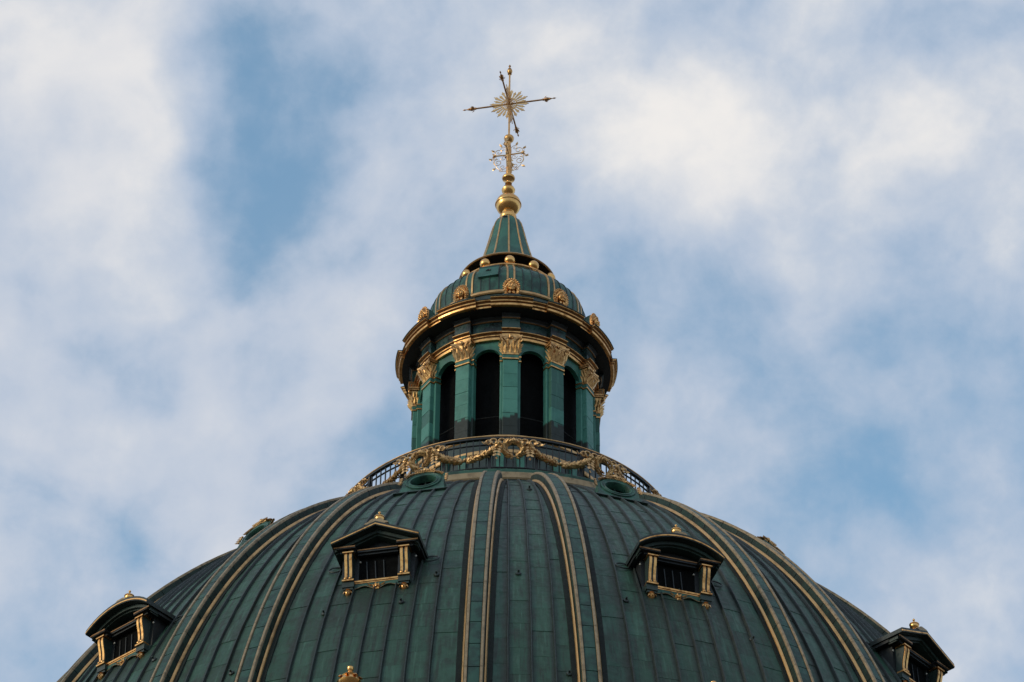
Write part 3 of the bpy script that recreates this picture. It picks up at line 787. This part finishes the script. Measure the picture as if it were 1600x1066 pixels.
b.bbox(-.262, .262, -3.17, -2.96, L_(69.515), L_(69.66), .02)
neck_g = MB()
astragal = b.mesh('astragal', M['gold'])
b = MB(); b.bbox(-.268, .268, -3.174, -2.95, L_(69.517), L_(69.658), .02); b.box(-.345, .345, -3.02, -2.795, L_(69.517), L_(69.658)); neck = b.mesh('necking', M['pale'])
def capital_mesh():
    b = MB(); z0, z1 = 69.71, 70.42
    secs = [(z0, .245, 3.15), (z0 + .25, .25, 3.155), (z0 + .45, .275, 3.18), (z0 + .58, .315, 3.22)]
    for (za, wa, ra), (zb_, wb, rb_) in zip(secs, secs[1:]):
        vs = [(-wa, -ra, L_(za)), (wa, -ra, L_(za)), (wa, -2.9, L_(za)), (-wa, -2.9, L_(za)), (-wb, -rb_, L_(zb_)), (wb, -rb_, L_(zb_)), (wb, -2.9, L_(zb_)), (-wb, -2.9, L_(zb_))]
        b.add(vs, [(0, 1, 5, 4), (1, 2, 6, 5), (3, 0, 4, 7), (2, 3, 7, 6), (3, 2, 1, 0), (4, 5, 6, 7)])
    # concave abacus
    n = 10; fr = [(-.37 + .74 * i / n, -3.30 + .07 * (1 - ((i - n / 2) / (n / 2)) ** 2)) for i in range(n + 1)]
    poly = fr + [(.37, -2.95), (-.37, -2.95)]; m = len(poly)
    for za, zb_, g_ in ((z1 - .12, z1 - .065, .97), (z1 - .063, z1, 1.03)):
        vs = [(x * g_, -3.0 + (y + 3.0) * g_, L_(z)) for z in (za, zb_) for x, y in poly]
        b.add(vs, [(j, (j + 1) % m, m + (j + 1) % m, m + j) for j in range(m)] + [tuple(range(m))[::-1], tuple(range(m, 2 * m))])
    # acanthus in two rows
    for x in (-.17, 0, .17):
        for q in (-.045, .045): b.leaf((x + q * .6, -3.15, L_(z0 + .01)), (q, -.12, 1), (0, -1, 0), .27, .11, .32)
        b.leaf((x, -3.155, L_(z0 + .01)), (0, -.12, 1), (0, -1, 0), .30, .17, .50)
    for x in (-.26, -.09, .09, .26):
        b.leaf((x, -3.15, L_(z0 + .14)), (x * .3, -.14, 1), (0, -1, 0), .34, .17, .50)
    for sx in (-1, 1):
        for y in (-3.08, -2.98):
            b.leaf((sx * .245, y, L_(z0 + .02)), (sx * .15, -.03, 1), (sx, 0, 0), .28, .12, .35); b.leaf((sx * .25, y - .04, L_(z0 + .14)), (sx * .15, -.03, 1), (sx, 0, 0), .36, .12, .35)
        # corner volutes
        cx, cy, cz = sx * .335, -3.27, L_(z1 - .20); pts = []
        for i in range(20):
            a = i / 19 * 2 * pi * 1.5; r = .095 * (1 - i / 25); pts.append((cx - sx * r * sin(a) * .75, cy + r * sin(a) * .55, cz + r * cos(a)))
        b.tube(pts, .026, 5); b.tube([(sx * .06, -3.18, L_(z0 + .36)), (sx * .14, -3.23, L_(z0 + .47)), (sx * .24, -3.26, L_(z1 - .12)), (cx, cy, cz + .095)], .024, 5)
        b.tube([(sx * .03, -3.2, L_(z0 + .38)), (sx * .07, -3.24, L_(z0 + .48)), (sx * .11, -3.26, L_(z0 + .53)), (sx * .085, -3.27, L_(z0 + .46))], .018, 5)
    b.ball((0, -3.28, L_(z1 - .06)), .07, 8, 1, .6, 1)
    for i in range(6): b.leaf((0, -3.27, L_(z1 - .06)), (cos(i * pi / 3), 0, sin(i * pi / 3)), (0, -1, 0), .10, .07, .2)
    return b.mesh('capital', M['gold_cap'], 45)
M['gold_cap'] = mat_gold('capital_gold', (.72, .42, .18), (.24, .105, .035), .40, 1.0, 9.0, .8)
cap = capital_mesh()
# arch over each opening
def arch_mesh():
    b = MB(); hw, za, ra, n = .49, 69.70, .435, 18; top = 70.47
    yo, yi = -2.915, -2.76
    out_, inn = [], []
    for i in range(n + 1):
        a = pi * i / n; x, z = -ra * cos(a), za + ra * sin(a); inn.append((x, z)); out_.append((-hw + 2 * hw * i / n, top))
    vs = [(x, y, L_(z)) for y in (yo, yi) for x, z in inn + out_]; k = n + 1; fs = []
    for i in range(n):
        fs += [(i, i + 1, k + i + 1, k + i), (2 * k + i, 3 * k + i, 3 * k + i + 1, 2 * k + i + 1), (i, 2 * k + i, 2 * k + i + 1, i + 1)]
    b.add(vs, fs)
    for sx in (-1, 1):
        x0, x1 = (ra, hw) if sx > 0 else (-hw, -ra); b.box(x0, x1, yo, yi, L_(69.5), L_(za)) if False else None
    return b.mesh('arch', M['pale'], 35)
arch = arch_mesh()
b = MB(); b.tube([(.5 * (i / 6 * 2 - 1), -2.72 - .03 * cos((i - 3) * .3), L_(67.35)) for i in range(7)], .018, 5); irail = b.mesh('guard_bar', M['black'])
for k in range(12):
    p = A0 + 30 * k
    pl = part('pilaster', pier, lan, p)
    part('pilaster_core', pcore, pl); part('pilaster_base', pbase, pl); part('astragal', astragal, pl); part('necking', neck, pl)
    for f in facing: part('facing_sheet', f, pl)
    part('capital', cap, lan, p)
    part('arch', arch, lan, p + 15); part('guard_bar', irail, lan, p + 15)
# frieze wall above the arches (dark band behind capitals)
mb = MB(); mb.lathe(LP([(2.88, 70.40), (2.94, 70.44), (2.98, 70.52)]), 96); part('arch_band', mb.mesh('arch_band', M['green_dark'], 30), lan)
def entab(dr, p0, p1, n):
    a = MB(); a.arc(LP([(2.7, 70.44), (3.02 + dr, 70.44), (3.03 + dr, 70.525), (2.7, 70.525)]), p0, p1, n)
    a.arc(LP([(2.7, 70.575), (3.06 + dr, 70.575), (3.065 + dr, 70.61), (2.7, 70.61)]), p0, p1, n)
    a.arc(LP([(2.7, 70.665), (3.13 + dr, 70.665), (3.15 + dr, 70.68), (3.15 + dr, 70.70), (2.7, 70.70)]), p0, p1, n)
    h = MB(); h.arc(LP([(2.7, 70.527), (3.0 + dr, 70.527), (3.02 + dr, 70.573), (2.7, 70.573)]), p0, p1, n)  # recesses coloured browner in place of their dark reflections
    h.arc(LP([(2.7, 70.612), (3.04 + dr, 70.612), (3.10 + dr, 70.663), (2.7, 70.663)]), p0, p1, n)
    f = MB(); f.arc(LP([(2.7, 70.702), (3.02 + dr, 70.702), (3.02 + dr, 71.19), (2.7, 71.19)]), p0 + .15, p1 - .15, n)
    c = MB(); c.arc(LP([(2.7, 71.192), (3.05 + dr, 71.192), (3.065 + dr, 71.205), (3.065 + dr, 71.228), (2.7, 71.228)]), p0, p1, n)
    d = MB(); d.arc(LP([(2.7, 71.23), (3.05 + dr, 71.23), (3.07 + dr, 71.27), (3.13 + dr, 71.31), (3.13 + dr, 71.372), (2.7, 71.372)]), p0, p1, n)
    return a.mesh('architrave', M['gold'], 25), h.mesh('architrave_hollow', M['gold_brown'], 25), f.mesh('frieze_panel', M['frieze'], 25), c.mesh('frieze_fillet', M['gold_brown'], 25), d.mesh('bed_moulding', M['soffit'], 25)
e_block = entab(.19, -5.4, 5.4, 3); e_rec = entab(0, 5.4, 24.6, 6)
def corn(dr, p0, p1, n):
    lo = MB(); lo.arc(LP([(3.3, 71.402), (3.58 + dr, 71.402), (3.60 + dr, 71.42), (3.61 + dr, 71.485), (3.3, 71.485)]), p0, p1, n)
    up = MB(); up.arc(LP([(3.3, 71.535), (3.63 + dr, 71.535), (3.65 + dr, 71.55), (3.65 + dr, 71.585), (3.3, 71.585)]), p0, p1, n)
    up.arc(LP([(3.3, 71.655), (3.69 + dr, 71.655), (3.71 + dr, 71.67), (3.71 + dr, 71.70), (3.3, 71.70)]), p0, p1, n)
    cv = MB(); cv.arc(LP([(3.3, 71.487), (3.57 + dr, 71.487), (3.59 + dr, 71.533), (3.3, 71.533)]), p0, p1, n)  # coves take the brown gilding, their shade put into the colour
    cv.arc(LP([(3.3, 71.587), (3.62 + dr, 71.587), (3.625 + dr, 71.62), (3.66 + dr, 71.653), (3.3, 71.653)]), p0, p1, n)
    tp = MB(); tp.arc(LP([(3.2, 71.703), (3.73 + dr, 71.703), (3.735 + dr, 71.725), (3.0, 71.86), (3.0, 71.703)]), p0, p1, n)
    return lo.mesh('corona', M['gold'], 25), up.mesh('cymatium', M['gold'], 25), cv.mesh('cornice_hollow', M['gold_brown'], 25), tp.mesh('cornice_flashing', M['green_dark'], 25)
c_block = corn(.07, -11, 11, 8); c_rec = corn(-.08, 11, 19, 4)
for k in range(12):
    p = A0 + 30 * k
    for me, nm in zip(e_block, ('architrave', 'architrave_hollow', 'frieze_panel', 'frieze_fillet', 'bed_moulding')): part(nm, me, lan, p)
    for me, nm in zip(e_rec, ('architrave', 'architrave_hollow', 'frieze_panel', 'frieze_fillet', 'bed_moulding')): part(nm, me, lan, p)
    for me, nm in zip(c_block, ('corona', 'cymatium', 'cornice_hollow', 'cornice_flashing')): part(nm, me, lan, p)
    for me, nm in zip(c_rec, ('corona', 'cymatium', 'cornice_hollow', 'cornice_flashing')): part(nm, me, lan, p)
mb = MB(); mb.lathe(LP([(3.0, 71.374), (3.56, 71.398)]), 96); part('soffit', mb.mesh('soffit', M['soffit'], 30), lan)
mb = MB(); mb.lathe(LP([(2.9, 71.0), (2.9, 71.374)]), 96); part('soffit_wall', mb.mesh('soffit_wall', M['soffit'], 30), lan)

# masks standing on the cornice
def mask_meshes():
    R0 = 3.36; zc = 72.44; c = Vector((0, -R0, L_(zc)))
    sh = MB(); n = 22; ax, az = .27, .36
    rim = [(ax * sin(2 * pi * i / n), az * cos(2 * pi * i / n) - (.06 if cos(2 * pi * i / n) < -.6 else 0)) for i in range(n)]
    vs = [tuple(c + Vector((x * s, y, z * s))) for s, y in ((1.0, .06), (1.0, -.03), (.86, -.05), (.7, .01)) for x, z in rim] + [tuple(c + Vector((0, .03, 0)))] + [tuple(c + Vector((0, .06, 0)))]
    fs = [(j * n + i, j * n + (i + 1) % n, (j + 1) * n + (i + 1) % n, (j + 1) * n + i) for j in range(3) for i in range(n)]
    fs += [(3 * n + i, 3 * n + (i + 1) % n, 4 * n) for i in range(n)] + [(i, 4 * n + 1, (i + 1) % n) for i in range(n)]
    sh.add(vs, fs)
    for i in range(n): sh.ball(c + Vector((rim[i][0], -.02, rim[i][1])), .036, 6)
    face = MB()
    face.ball(c + Vector((0, -.05, -.02)), .15, 12, .92, .75, 1.2)                   # head
    face.ball(c + Vector((0, -.165, -.03)), .03, 8, .8, 1.1, 1.7)                    # nose
    for sx in (-1, 1):
        face.ball(c + Vector((sx * .055, -.150, .045)), .030, 8, 1.3, .6, .6)        # brows
        face.ball(c + Vector((sx * .055, -.135, .010)), .022, 8)                     # eyes
        face.ball(c + Vector((sx * .075, -.125, -.06)), .045, 8)                     # cheeks
        for i in range(4): face.ball(c + Vector((sx * (.06 + .04 * i), -.07 + .015 * i, .16 - .055 * i)), .058, 7)   # hair
        for i in range(3): face.leaf(c + Vector((sx * .13, -.04, -.02 - .08 * i)), (sx * .7, -.2, -.6), (0, -1, 0), .17, .10, .2)
    face.ball(c + Vector((0, -.150, -.105)), .030, 8, 1.5, .7, .55)                  # mouth
    face.ball(c + Vector((0, -.125, -.165)), .055, 8, 1.1, .9, .9)                   # chin
    face.ball(c + Vector((0, -.08, .19)), .06, 8)
    for sx in (-1, 1): face.leaf(c + Vector((sx * .03, -.09, -.2)), (sx * .5, 0, -1), (0, -1, 0), .16, .10, .2)
    bk = MB(); bk.ext([(-R0 + .06, L_(72.72)), (-R0 + .06, L_(72.0)), (-2.6, L_(72.0)), (-2.6, L_(72.5)), (-2.95, L_(72.58)), (-3.15, L_(72.70))], -.17, .17)
    bs = MB(); bs.bbox(-.30, .30, -R0 - .10, -2.9, L_(71.80), L_(72.08), .03)
    return sh.mesh('mask_shell', M['gold_mask'], 50), face.mesh('mask', M['gold'], 60), bk.mesh('mask_back', M['green'], 30), bs.mesh('mask_block', M['green_dark'], 30)
M['gold_mask'] = mat_gold('shell_gold', (.62, .32, .12), (.36, .16, .05), .42, 1.0, 8.0, .7)
mk = mask_meshes()
for k in range(12):
    o = part('mask', mk[1], lan, A0 + 30 * k); part('shell', mk[0], o); part('bracket', mk[2], o); part('block', mk[3], o)

# ------------------------------------------------------------------ cupola and spire
ZC = 71.86
cup = thing('cupola', 'small ribbed green cupola with gold balls and a tapering spire, on top of the lantern', 'cupola', (0, 0, ZC))
def CP(pts): return [(r, z - ZC) for r, z in pts]
mb = MB(); mb.lathe(CP([(3.1, 71.84), (3.02, 72.0), (2.92, 72.1), (2.86, 72.5), (2.80, 72.66)]), 96); part('attic', mb.mesh('attic', M['green_dark'], 30), cup)
mb = MB(); mb.arc(CP([(2.5, 72.66), (2.84, 72.66), (2.87, 72.70), (2.87, 72.75), (2.82, 72.77), (2.80, 72.85), (2.5, 72.86)]), -180, 180, 96); part('gilded_band', mb.mesh('gilded_band', M['gold_mid'], 25), cup)
CPROF = [(2.75, 72.86), (2.755, 73.1), (2.745, 73.4), (2.71, 73.65), (2.61, 73.92), (2.43, 74.13), (2.2, 74.34), (1.98, 74.57), (1.76, 74.83)]
def cprof(f):
    f = min(max(f, 0), 1) * (len(CPROF) - 1); i = min(int(f), len(CPROF) - 2); g_ = f - i
    p0, p1, p2, p3 = CPROF[max(i - 1, 0)], CPROF[i], CPROF[i + 1], CPROF[min(i + 2, len(CPROF) - 1)]
    r = [.5 * ((2 * b_) + (c_ - a_) * g_ + (2 * a_ - 5 * b_ + 4 * c_ - d_) * g_ ** 2 + (-a_ + 3 * b_ - 3 * c_ + d_) * g_ ** 3) for a_, b_, c_, d_ in zip(p0, p1, p2, p3)]
    return r[0], r[1] - ZC
mb = MB(); mb.lathe([(cprof(i / 24)[0] - .03, cprof(i / 24)[1]) for i in range(25)], 96); part('cupola_deck', mb.mesh('cupola_deck', M['deck'], 35), cup)
def cup_panel(p0, p1, f0, f1, off, mat):
    b = MB(); nu, nv_ = 3, 5; vs = []
    for j in range(nv_ + 1):
        r, z = cprof(f0 + (f1 - f0) * j / nv_)
        for i in range(nu + 1):
            a = R_(p0 + (p1 - p0) * i / nu); h = off + .006 * noise.noise((i * 1.3, j * .9, p0)); vs.append(((r + h) * sin(a), -(r + h) * cos(a), z + h * .4))
    b.add(vs, [(j * (nu + 1) + i, j * (nu + 1) + i + 1, (j + 1) * (nu + 1) + i + 1, (j + 1) * (nu + 1) + i) for j in range(nv_) for i in range(nu)])
    return b.mesh('cupola_panel', mat, 40)
cps = []
cuts = [(2.2, 8.4), (8.6, 14.9), (15.1, 21.4), (21.6, 27.8)]
rowsets = [(.0, .30, .62, 1.0), (.0, .42, .72, 1.0), (.0, .34, .66, 1.0), (.0, .46, .76, 1.0)]
for (p0, p1), rs in zip(cuts, rowsets):
    for j in range(3): cps.append(cup_panel(p0, p1, rs[j] + .004, rs[j + 1] - .004, .012 + .008 * (2 - j), M['green']))
def cup_strip(half, h0, h1, mat, name, x=0.0, off=0.0):
    b = MB(); n = 24; vs = []
    for i in range(n + 1):
        r, z = cprof(i / n); r2, z2 = cprof(min(i / n + .02, 1)); r1, z1 = cprof(max(i / n - .02, 0))
        t = Vector((r2 - r1, z2 - z1)).normalized(); nx, nz = t.y, -t.x
        for u, h in ((x - half, h0), (x - half, h1), (x + half, h1), (x + half, h0)):
            a = R_(off); rr = r + h * nx; vs.append((rr * sin(a) + u * cos(a), -rr * cos(a) + u * sin(a), z + h * nz))
    fs = [(i * 4 + j, i * 4 + (j + 1) % 4, (i + 1) * 4 + (j + 1) % 4, (i + 1) * 4 + j) for i in range(n) for j in range(4)] + [(0, 1, 2, 3), (n * 4, n * 4 + 3, n * 4 + 2, n * 4 + 1)]
    b.add(vs, fs); return b.mesh(name, mat, 40)
crib = cup_strip(.10, -.02, .045, M['green'], 'rib'); cg = [cup_strip(.030, -.01, .060, M['gold_mid'], 'gilded_edge', sx * .115) for sx in (-1, 1)]
csm = [cup_strip(.013, -.01, .045, M['seam'], 'seam', 0, o) for o in (8.5, 15.0, 21.5)]
for k in range(12):
    p = A0 + 30 * k
    for me in cps: part('cupola_panel', me, cup, p)
    rb = part('rib', crib, cup, p); part('gilded_edge', cg[0], rb); part('gilded_edge', cg[1], rb)
    for me in csm: part('seam', me, cup, p)
# roof hatch left of the facing rib
b = MB(); b.box(-.34, .34, -.09, .25, -.30, .30); hatch_o = part('hatch', b.mesh('hatch', M['hatchgreen']), cup)
def on_cup(o, f, phi, out_=0.0):
    r, z = cprof(f); r2, z2 = cprof(f + .02); t = Vector((r2 - r, z2 - z)).normalized(); a = R_(phi)
    o.location = ((r + out_ * t.y) * sin(a), -(r + out_ * t.y) * cos(a), z - out_ * t.x); o.rotation_euler = (-math.atan2(-t.x, t.y), 0, a)
on_cup(hatch_o, .42, A0 - 16.0, -.02)
b = MB(); b.tube([(.07 * cos(pi * i / 8), -.10 - .0, .03 + .07 * sin(pi * i / 8)) for i in range(9)], .022, 5); b.box(-.09, .09, -.11, -.088, .02, .05); part('hatch_handle', b.mesh('hatch_handle', M['black']), hatch_o)
b = MB(); b.box(-.35, .35, -.10, -.05, .27, .33); b.box(.30, .36, -.085, .2, -.3, .3); part('hatch_rim', b.mesh('hatch_rim', M['green_dark']), hatch_o)
# ring, balls, disc
mb = MB(); mb.arc(CP([(1.3, 74.82), (1.79, 74.82), (1.83, 74.86), (1.82, 74.92), (1.76, 74.95), (1.3, 74.95)]), -180, 180, 72); part('gilded_collar', mb.mesh('gilded_collar', M['gold'], 25), cup)
mb = MB(); mb.lathe(CP([(1.25, 74.9), (1.25, 75.5)]), 48); part('spire_foot', mb.mesh('spire_foot', M['soffit'], 30), cup)
b = MB(); b.ball((0, -1.65, 75.16 - ZC), .20, 20); bl = b.mesh('ball', M['gold_bright'], 60)
for k in range(12): part('ball', bl, cup, A0 + 30 * k)
mb = MB(); mb.lathe(CP([(1.0, 75.45), (1.66, 75.455)]), 72); part('disc_soffit', mb.mesh('disc_soffit', M['soffit'], 30), cup)
mb = MB(); mb.arc(CP([(1.60, 75.458), (1.69, 75.46), (1.72, 75.49), (1.70, 75.53), (1.60, 75.56)]), -180, 180, 72); part('gilded_rim', mb.mesh('gilded_rim', M['gold_mid'], 25), cup)
mb = MB(); mb.lathe(CP([(1.66, 75.55), (1.3, 75.58), (1.25, 75.6)]), 72); part('disc_roof', mb.mesh('disc_roof', M['green'], 30), cup)
SP = [(1.27, 75.6), (1.11, 75.92), (.97, 76.3), (.84, 76.8), (.735, 77.24), (.65, 77.62), (.585, 77.95), (.52, 78.20), (.43, 78.40), (.34, 78.51), (.25, 78.58)]
def spire_panel(p0, p1):
    b = MB(); vs = []; nu = 2
    for r, z in SP:
        for i in range(nu + 1):
            a = R_(p0 + (p1 - p0) * i / nu); vs.append((r * sin(a), -r * cos(a), z - ZC))
    k = nu + 1; b.add(vs, [(j * k + i, j * k + i + 1, (j + 1) * k + i + 1, (j + 1) * k + i) for j in range(len(SP) - 1) for i in range(nu)])
    return b.mesh('spire_panel', M['spire'], 40)
M['spire'] = mat_metal('spire_copper', (.042, .142, .104), (.028, .090, .070), (.068, .18, .14), .5, scale=1.2, spec=.36)
sp_me = spire_panel(.6, 29.4)
b = MB(); b.tube([(0, -r, z - ZC) for r, z in SP], [.040 - .02 * i / len(SP) for i in range(len(SP))], 6); sr_me = b.mesh('spire_rib', M['gold_mid'], 50)
mb = MB(); mb.lathe([(r - .02, z - ZC) for r, z in SP], 36); part('spire_core', mb.mesh('spire_core', M['deck'], 30), cup)
for k in range(12):
    part('spire_panel', sp_me, cup, A0 + 30 * k); part('spire_rib', sr_me, cup, A0 + 30 * k)
b = MB(); b.bbox(-.055, .055, -.50, -.36, 78.18 - ZC, 78.30 - ZC, .01); b.box(-.065, .065, -.52, -.36, 78.30 - ZC, 78.32 - ZC); part('vent_box', b.mesh('vent_box', M['black']), cup, A0 - 15)

# ------------------------------------------------------------------ orb and cross
ZX = 78.56
crs = thing('gilded_cross', 'gold orb, scrollwork and three-armed cross with a sunburst, at the very top of the spire', 'cross', (0, 0, ZX))
X_ = lambda z: z - ZX
def XP(pts): return [(r, z - ZX) for r, z in pts]
mb = MB(); mb.lathe(XP([(.26, 78.55), (.29, 78.60), (.31, 78.68), (.29, 78.76), (.22, 78.82), (.19, 78.88), (.22, 78.94)]), 28); part('orb_base', mb.mesh('orb_base', M['gold_bright'], 35), crs)
mb = MB(); mb.lathe(XP([(.20, 78.93)] + [(.445 * cos(a), 79.28 + .40 * sin(a)) for a in [-1.05 + 1.05 * i / 10 for i in range(10)]] + [(.445, 79.26), (.47, 79.28), (.475, 79.31), (.45, 79.33)] + [(.45 * cos(a), 79.33 + .40 * sin(a)) for a in [.08 + 1.2 * i / 9 for i in range(10)]] + [(.10, 79.74)]), 36); part('orb', mb.mesh('orb', M['gold_bright'], 40), crs)
mb = MB(); mb.lathe(XP([(.13, 79.70), (.12, 79.80), (.17, 79.86), (.235, 79.96), (.245, 80.03), (.225, 80.06), (.20, 80.13), (.12, 80.22), (.09, 80.27), (.085, 80.31), (.125, 80.33), (.125, 80.37), (.085, 80.39), (.085, 80.44), (.13, 80.50), (.22, 80.56), (.235, 80.61), (.22, 80.66), (.13, 80.70), (.085, 80.76)]), 28); part('baluster_stem', mb.mesh('baluster_stem', M['gold_bright'], 35), crs)
mb = MB(); mb.lathe(XP([(.085, 80.74), (.10, 80.95), (.085, 81.2), (.10, 81.5), (.085, 81.7), (.10, 81.95), (.08, 82.2), (.07, 82.30), (.07, 82.40), (.12, 82.45), (.17, 82.52), (.185, 82.60), (.165, 82.66), (.08, 82.72), (.04, 82.78)]), 20); part('shaft', mb.mesh('shaft', M['gold'], 35), crs)
mb = MB(); mb.lathe(XP([(.036, 82.74), (.034, 84.35), (.032, 86.0)]), 10); part('mast', mb.mesh('mast', M['gold'], 35), crs)
CA = -11.7                                                           # bearing of the cross arms
def finial_pr(scale=1.0):
    return [(.032, 0), (.07, .03), (.05, .06), (.075, .10), (.092, .17), (.08, .23), (.05, .26), (.065, .28), (.04, .31), (.022, .36), (.02, .41), (.042, .43), (.034, .46), (.016, .50), (.001, .53)]
def arm_mesh():
    b = MB(); rotx = Matrix.Translation((0, 0, X_(84.35))) @ Matrix.Rotation(pi / 2, 4, 'X')
    b.lathe([(.045, .0), (.034, .2), (.030, 1.24)], 10, rotx); b.lathe([(r * .78, z + 1.23) for r, z in finial_pr()], 12, rotx)
    for i in range(5):
        aa = 2 * pi * i / 5; b.leaf(rotx @ Vector((.06 * cos(aa), .06 * sin(aa), 1.30)), rotx.to_3x3() @ Vector((cos(aa) * .4, sin(aa) * .4, 1)), rotx.to_3x3() @ Vector((cos(aa), sin(aa), 0)), .15, .06, .12)
    return b.mesh('cross_arm', M['gold_arm'], 40)
M['gold_arm'] = mat_gold('arm_gold', (.50, .26, .11), (.28, .13, .055), .40, 1.0, 5.0, .6)
arm = arm_mesh()
for q in range(4): part('cross_arm', arm, crs, CA + 90 * q)
mb = MB(); mb.lathe([(r * 1.1, z + X_(85.88)) for r, z in finial_pr()], 14); part('top_finial', mb.mesh('top_finial', M['gold'], 40), crs)
mb = MB(); mb.ball((0, 0, X_(84.35)), .075, 12); part('hub', mb.mesh('hub', M['gold'], 40), crs)
# sunbursts: two upright rayed discs, at right angles
M['gold_ray'] = mat_gold('ray_gold', (.80, .50, .23), (.45, .26, .10), .35, .9, 5.0, .5)
rays = []
for i in range(24):
    b = MB(); L = .74 if i % 2 == 0 else .63; w0, w1 = .016, .042
    b.exty([(-w0, .30), (w0, .30), (w1, L * .80), (w1 * 1.5, L * .84), (w1 * .5, L * .90), (0, L), (-w1 * .5, L * .90), (-w1 * 1.5, L * .84), (-w1, L * .80)], -.012, .012, Matrix.Translation((0, 0, X_(84.35))) @ Matrix.Rotation(2 * pi * (i + .5) / 24, 4, 'Y'))
    rays.append(b.mesh('ray', M['gold_ray'], None))
b = MB()
for r0, r1 in ((.13, .155), (.20, .215), (.25, .31)):
    n = 36; vs = []
    for i in range(n):
        a = 2 * pi * i / n
        for r, y in ((r0, -.016), (r1, -.016), (r1, .016), (r0, .016)): vs.append((r * cos(a), y, r * sin(a) + X_(84.35)))
    b.add(vs, [(i * 4 + j, i * 4 + (j + 1) % 4, ((i + 1) % n) * 4 + (j + 1) % 4, ((i + 1) % n) * 4 + j) for i in range(n) for j in range(4)])
for i in range(12): b.box(-.008, .008, -.008, .008, .13, .27, Matrix.Translation((0, 0, X_(84.35))) @ Matrix.Rotation(2 * pi * i / 12, 4, 'Y'))
burst = b.mesh('sunburst', M['gold_ray'], 30)
for q in (0, 90):
    o = part('sunburst', burst, crs, CA + q)
    for me in rays: part('ray', me, o)
# scrollwork brackets in four directions
def spiral(cx, cz, r, turns, a0, sgn, n=22, k=.8):
    return [(0, -(cx + r * (1 - k * i / n) * cos(a0 + sgn * 2 * pi * turns * i / n)), X_(cz) + r * (1 - k * i / n) * sin(a0 + sgn * 2 * pi * turns * i / n)) for i in range(n + 1)]
def scroll_mesh():
    b = MB()
    b.tube(spiral(.36, 81.95, .17, 1.4, -pi / 2, 1), .012, 5); b.tube(spiral(.40, 81.45, .18, 1.5, pi / 2, -1), .012, 5)
    b.tube(spiral(.22, 82.1, .12, 1.3, pi, -1), .010, 5); b.tube(spiral(.22, 81.2, .13, 1.3, pi, 1), .010, 5)
    b.tube(spiral(.52, 81.68, .10, 1.2, 0, 1), .010, 5); b.tube(spiral(.20, 81.66, .12, 1.2, 0, -1), .010, 5)
    b.tube(spiral(.30, 81.05, .10, 1.2, pi / 2, 1), .009, 5)
    b.tube([(0, -.09, X_(80.98)), (0, -.25, X_(81.0)), (0, -.42, X_(81.18)), (0, -.53, X_(81.45)), (0, -.57, X_(81.7)), (0, -.50, X_(81.86)), (0, -.42, X_(81.80))], .010, 5)
    for p, d in (((0, -.58, X_(81.62)), (0, -1, .3)), ((0, -.46, X_(81.2)), (0, -1, -.6)), ((0, -.5, X_(82.0)), (0, -1, .6)), ((0, -.25, X_(82.2)), (0, -.6, 1))):
        for s_ in (-1, 1): b.leaf(p, d, (s_, 0, .1), .17, .09, .25)
    return b.mesh('scroll_bracket', M['gold_ray'], 50)
def scroll_arm():
    b = MB(); b.tube([(0, -.08, X_(81.78)), (0, -.50, X_(81.80))], .028, 7); b.ball((0, -.52, X_(81.80)), .06, 8)
    for i in range(6):
        aa = i * pi / 3; b.leaf((0, -.52, X_(81.80)), (cos(aa), -.3, sin(aa)), (0, -1, 0), .13, .08, .3)
    return b.mesh('scroll_arm', M['gold_ray'], 40)
scm, sam = scroll_mesh(), scroll_arm()
for q in range(4):
    part('scroll_bracket', scm, crs, CA + 90 * q); part('scroll_arm', sam, crs, CA + 90 * q)
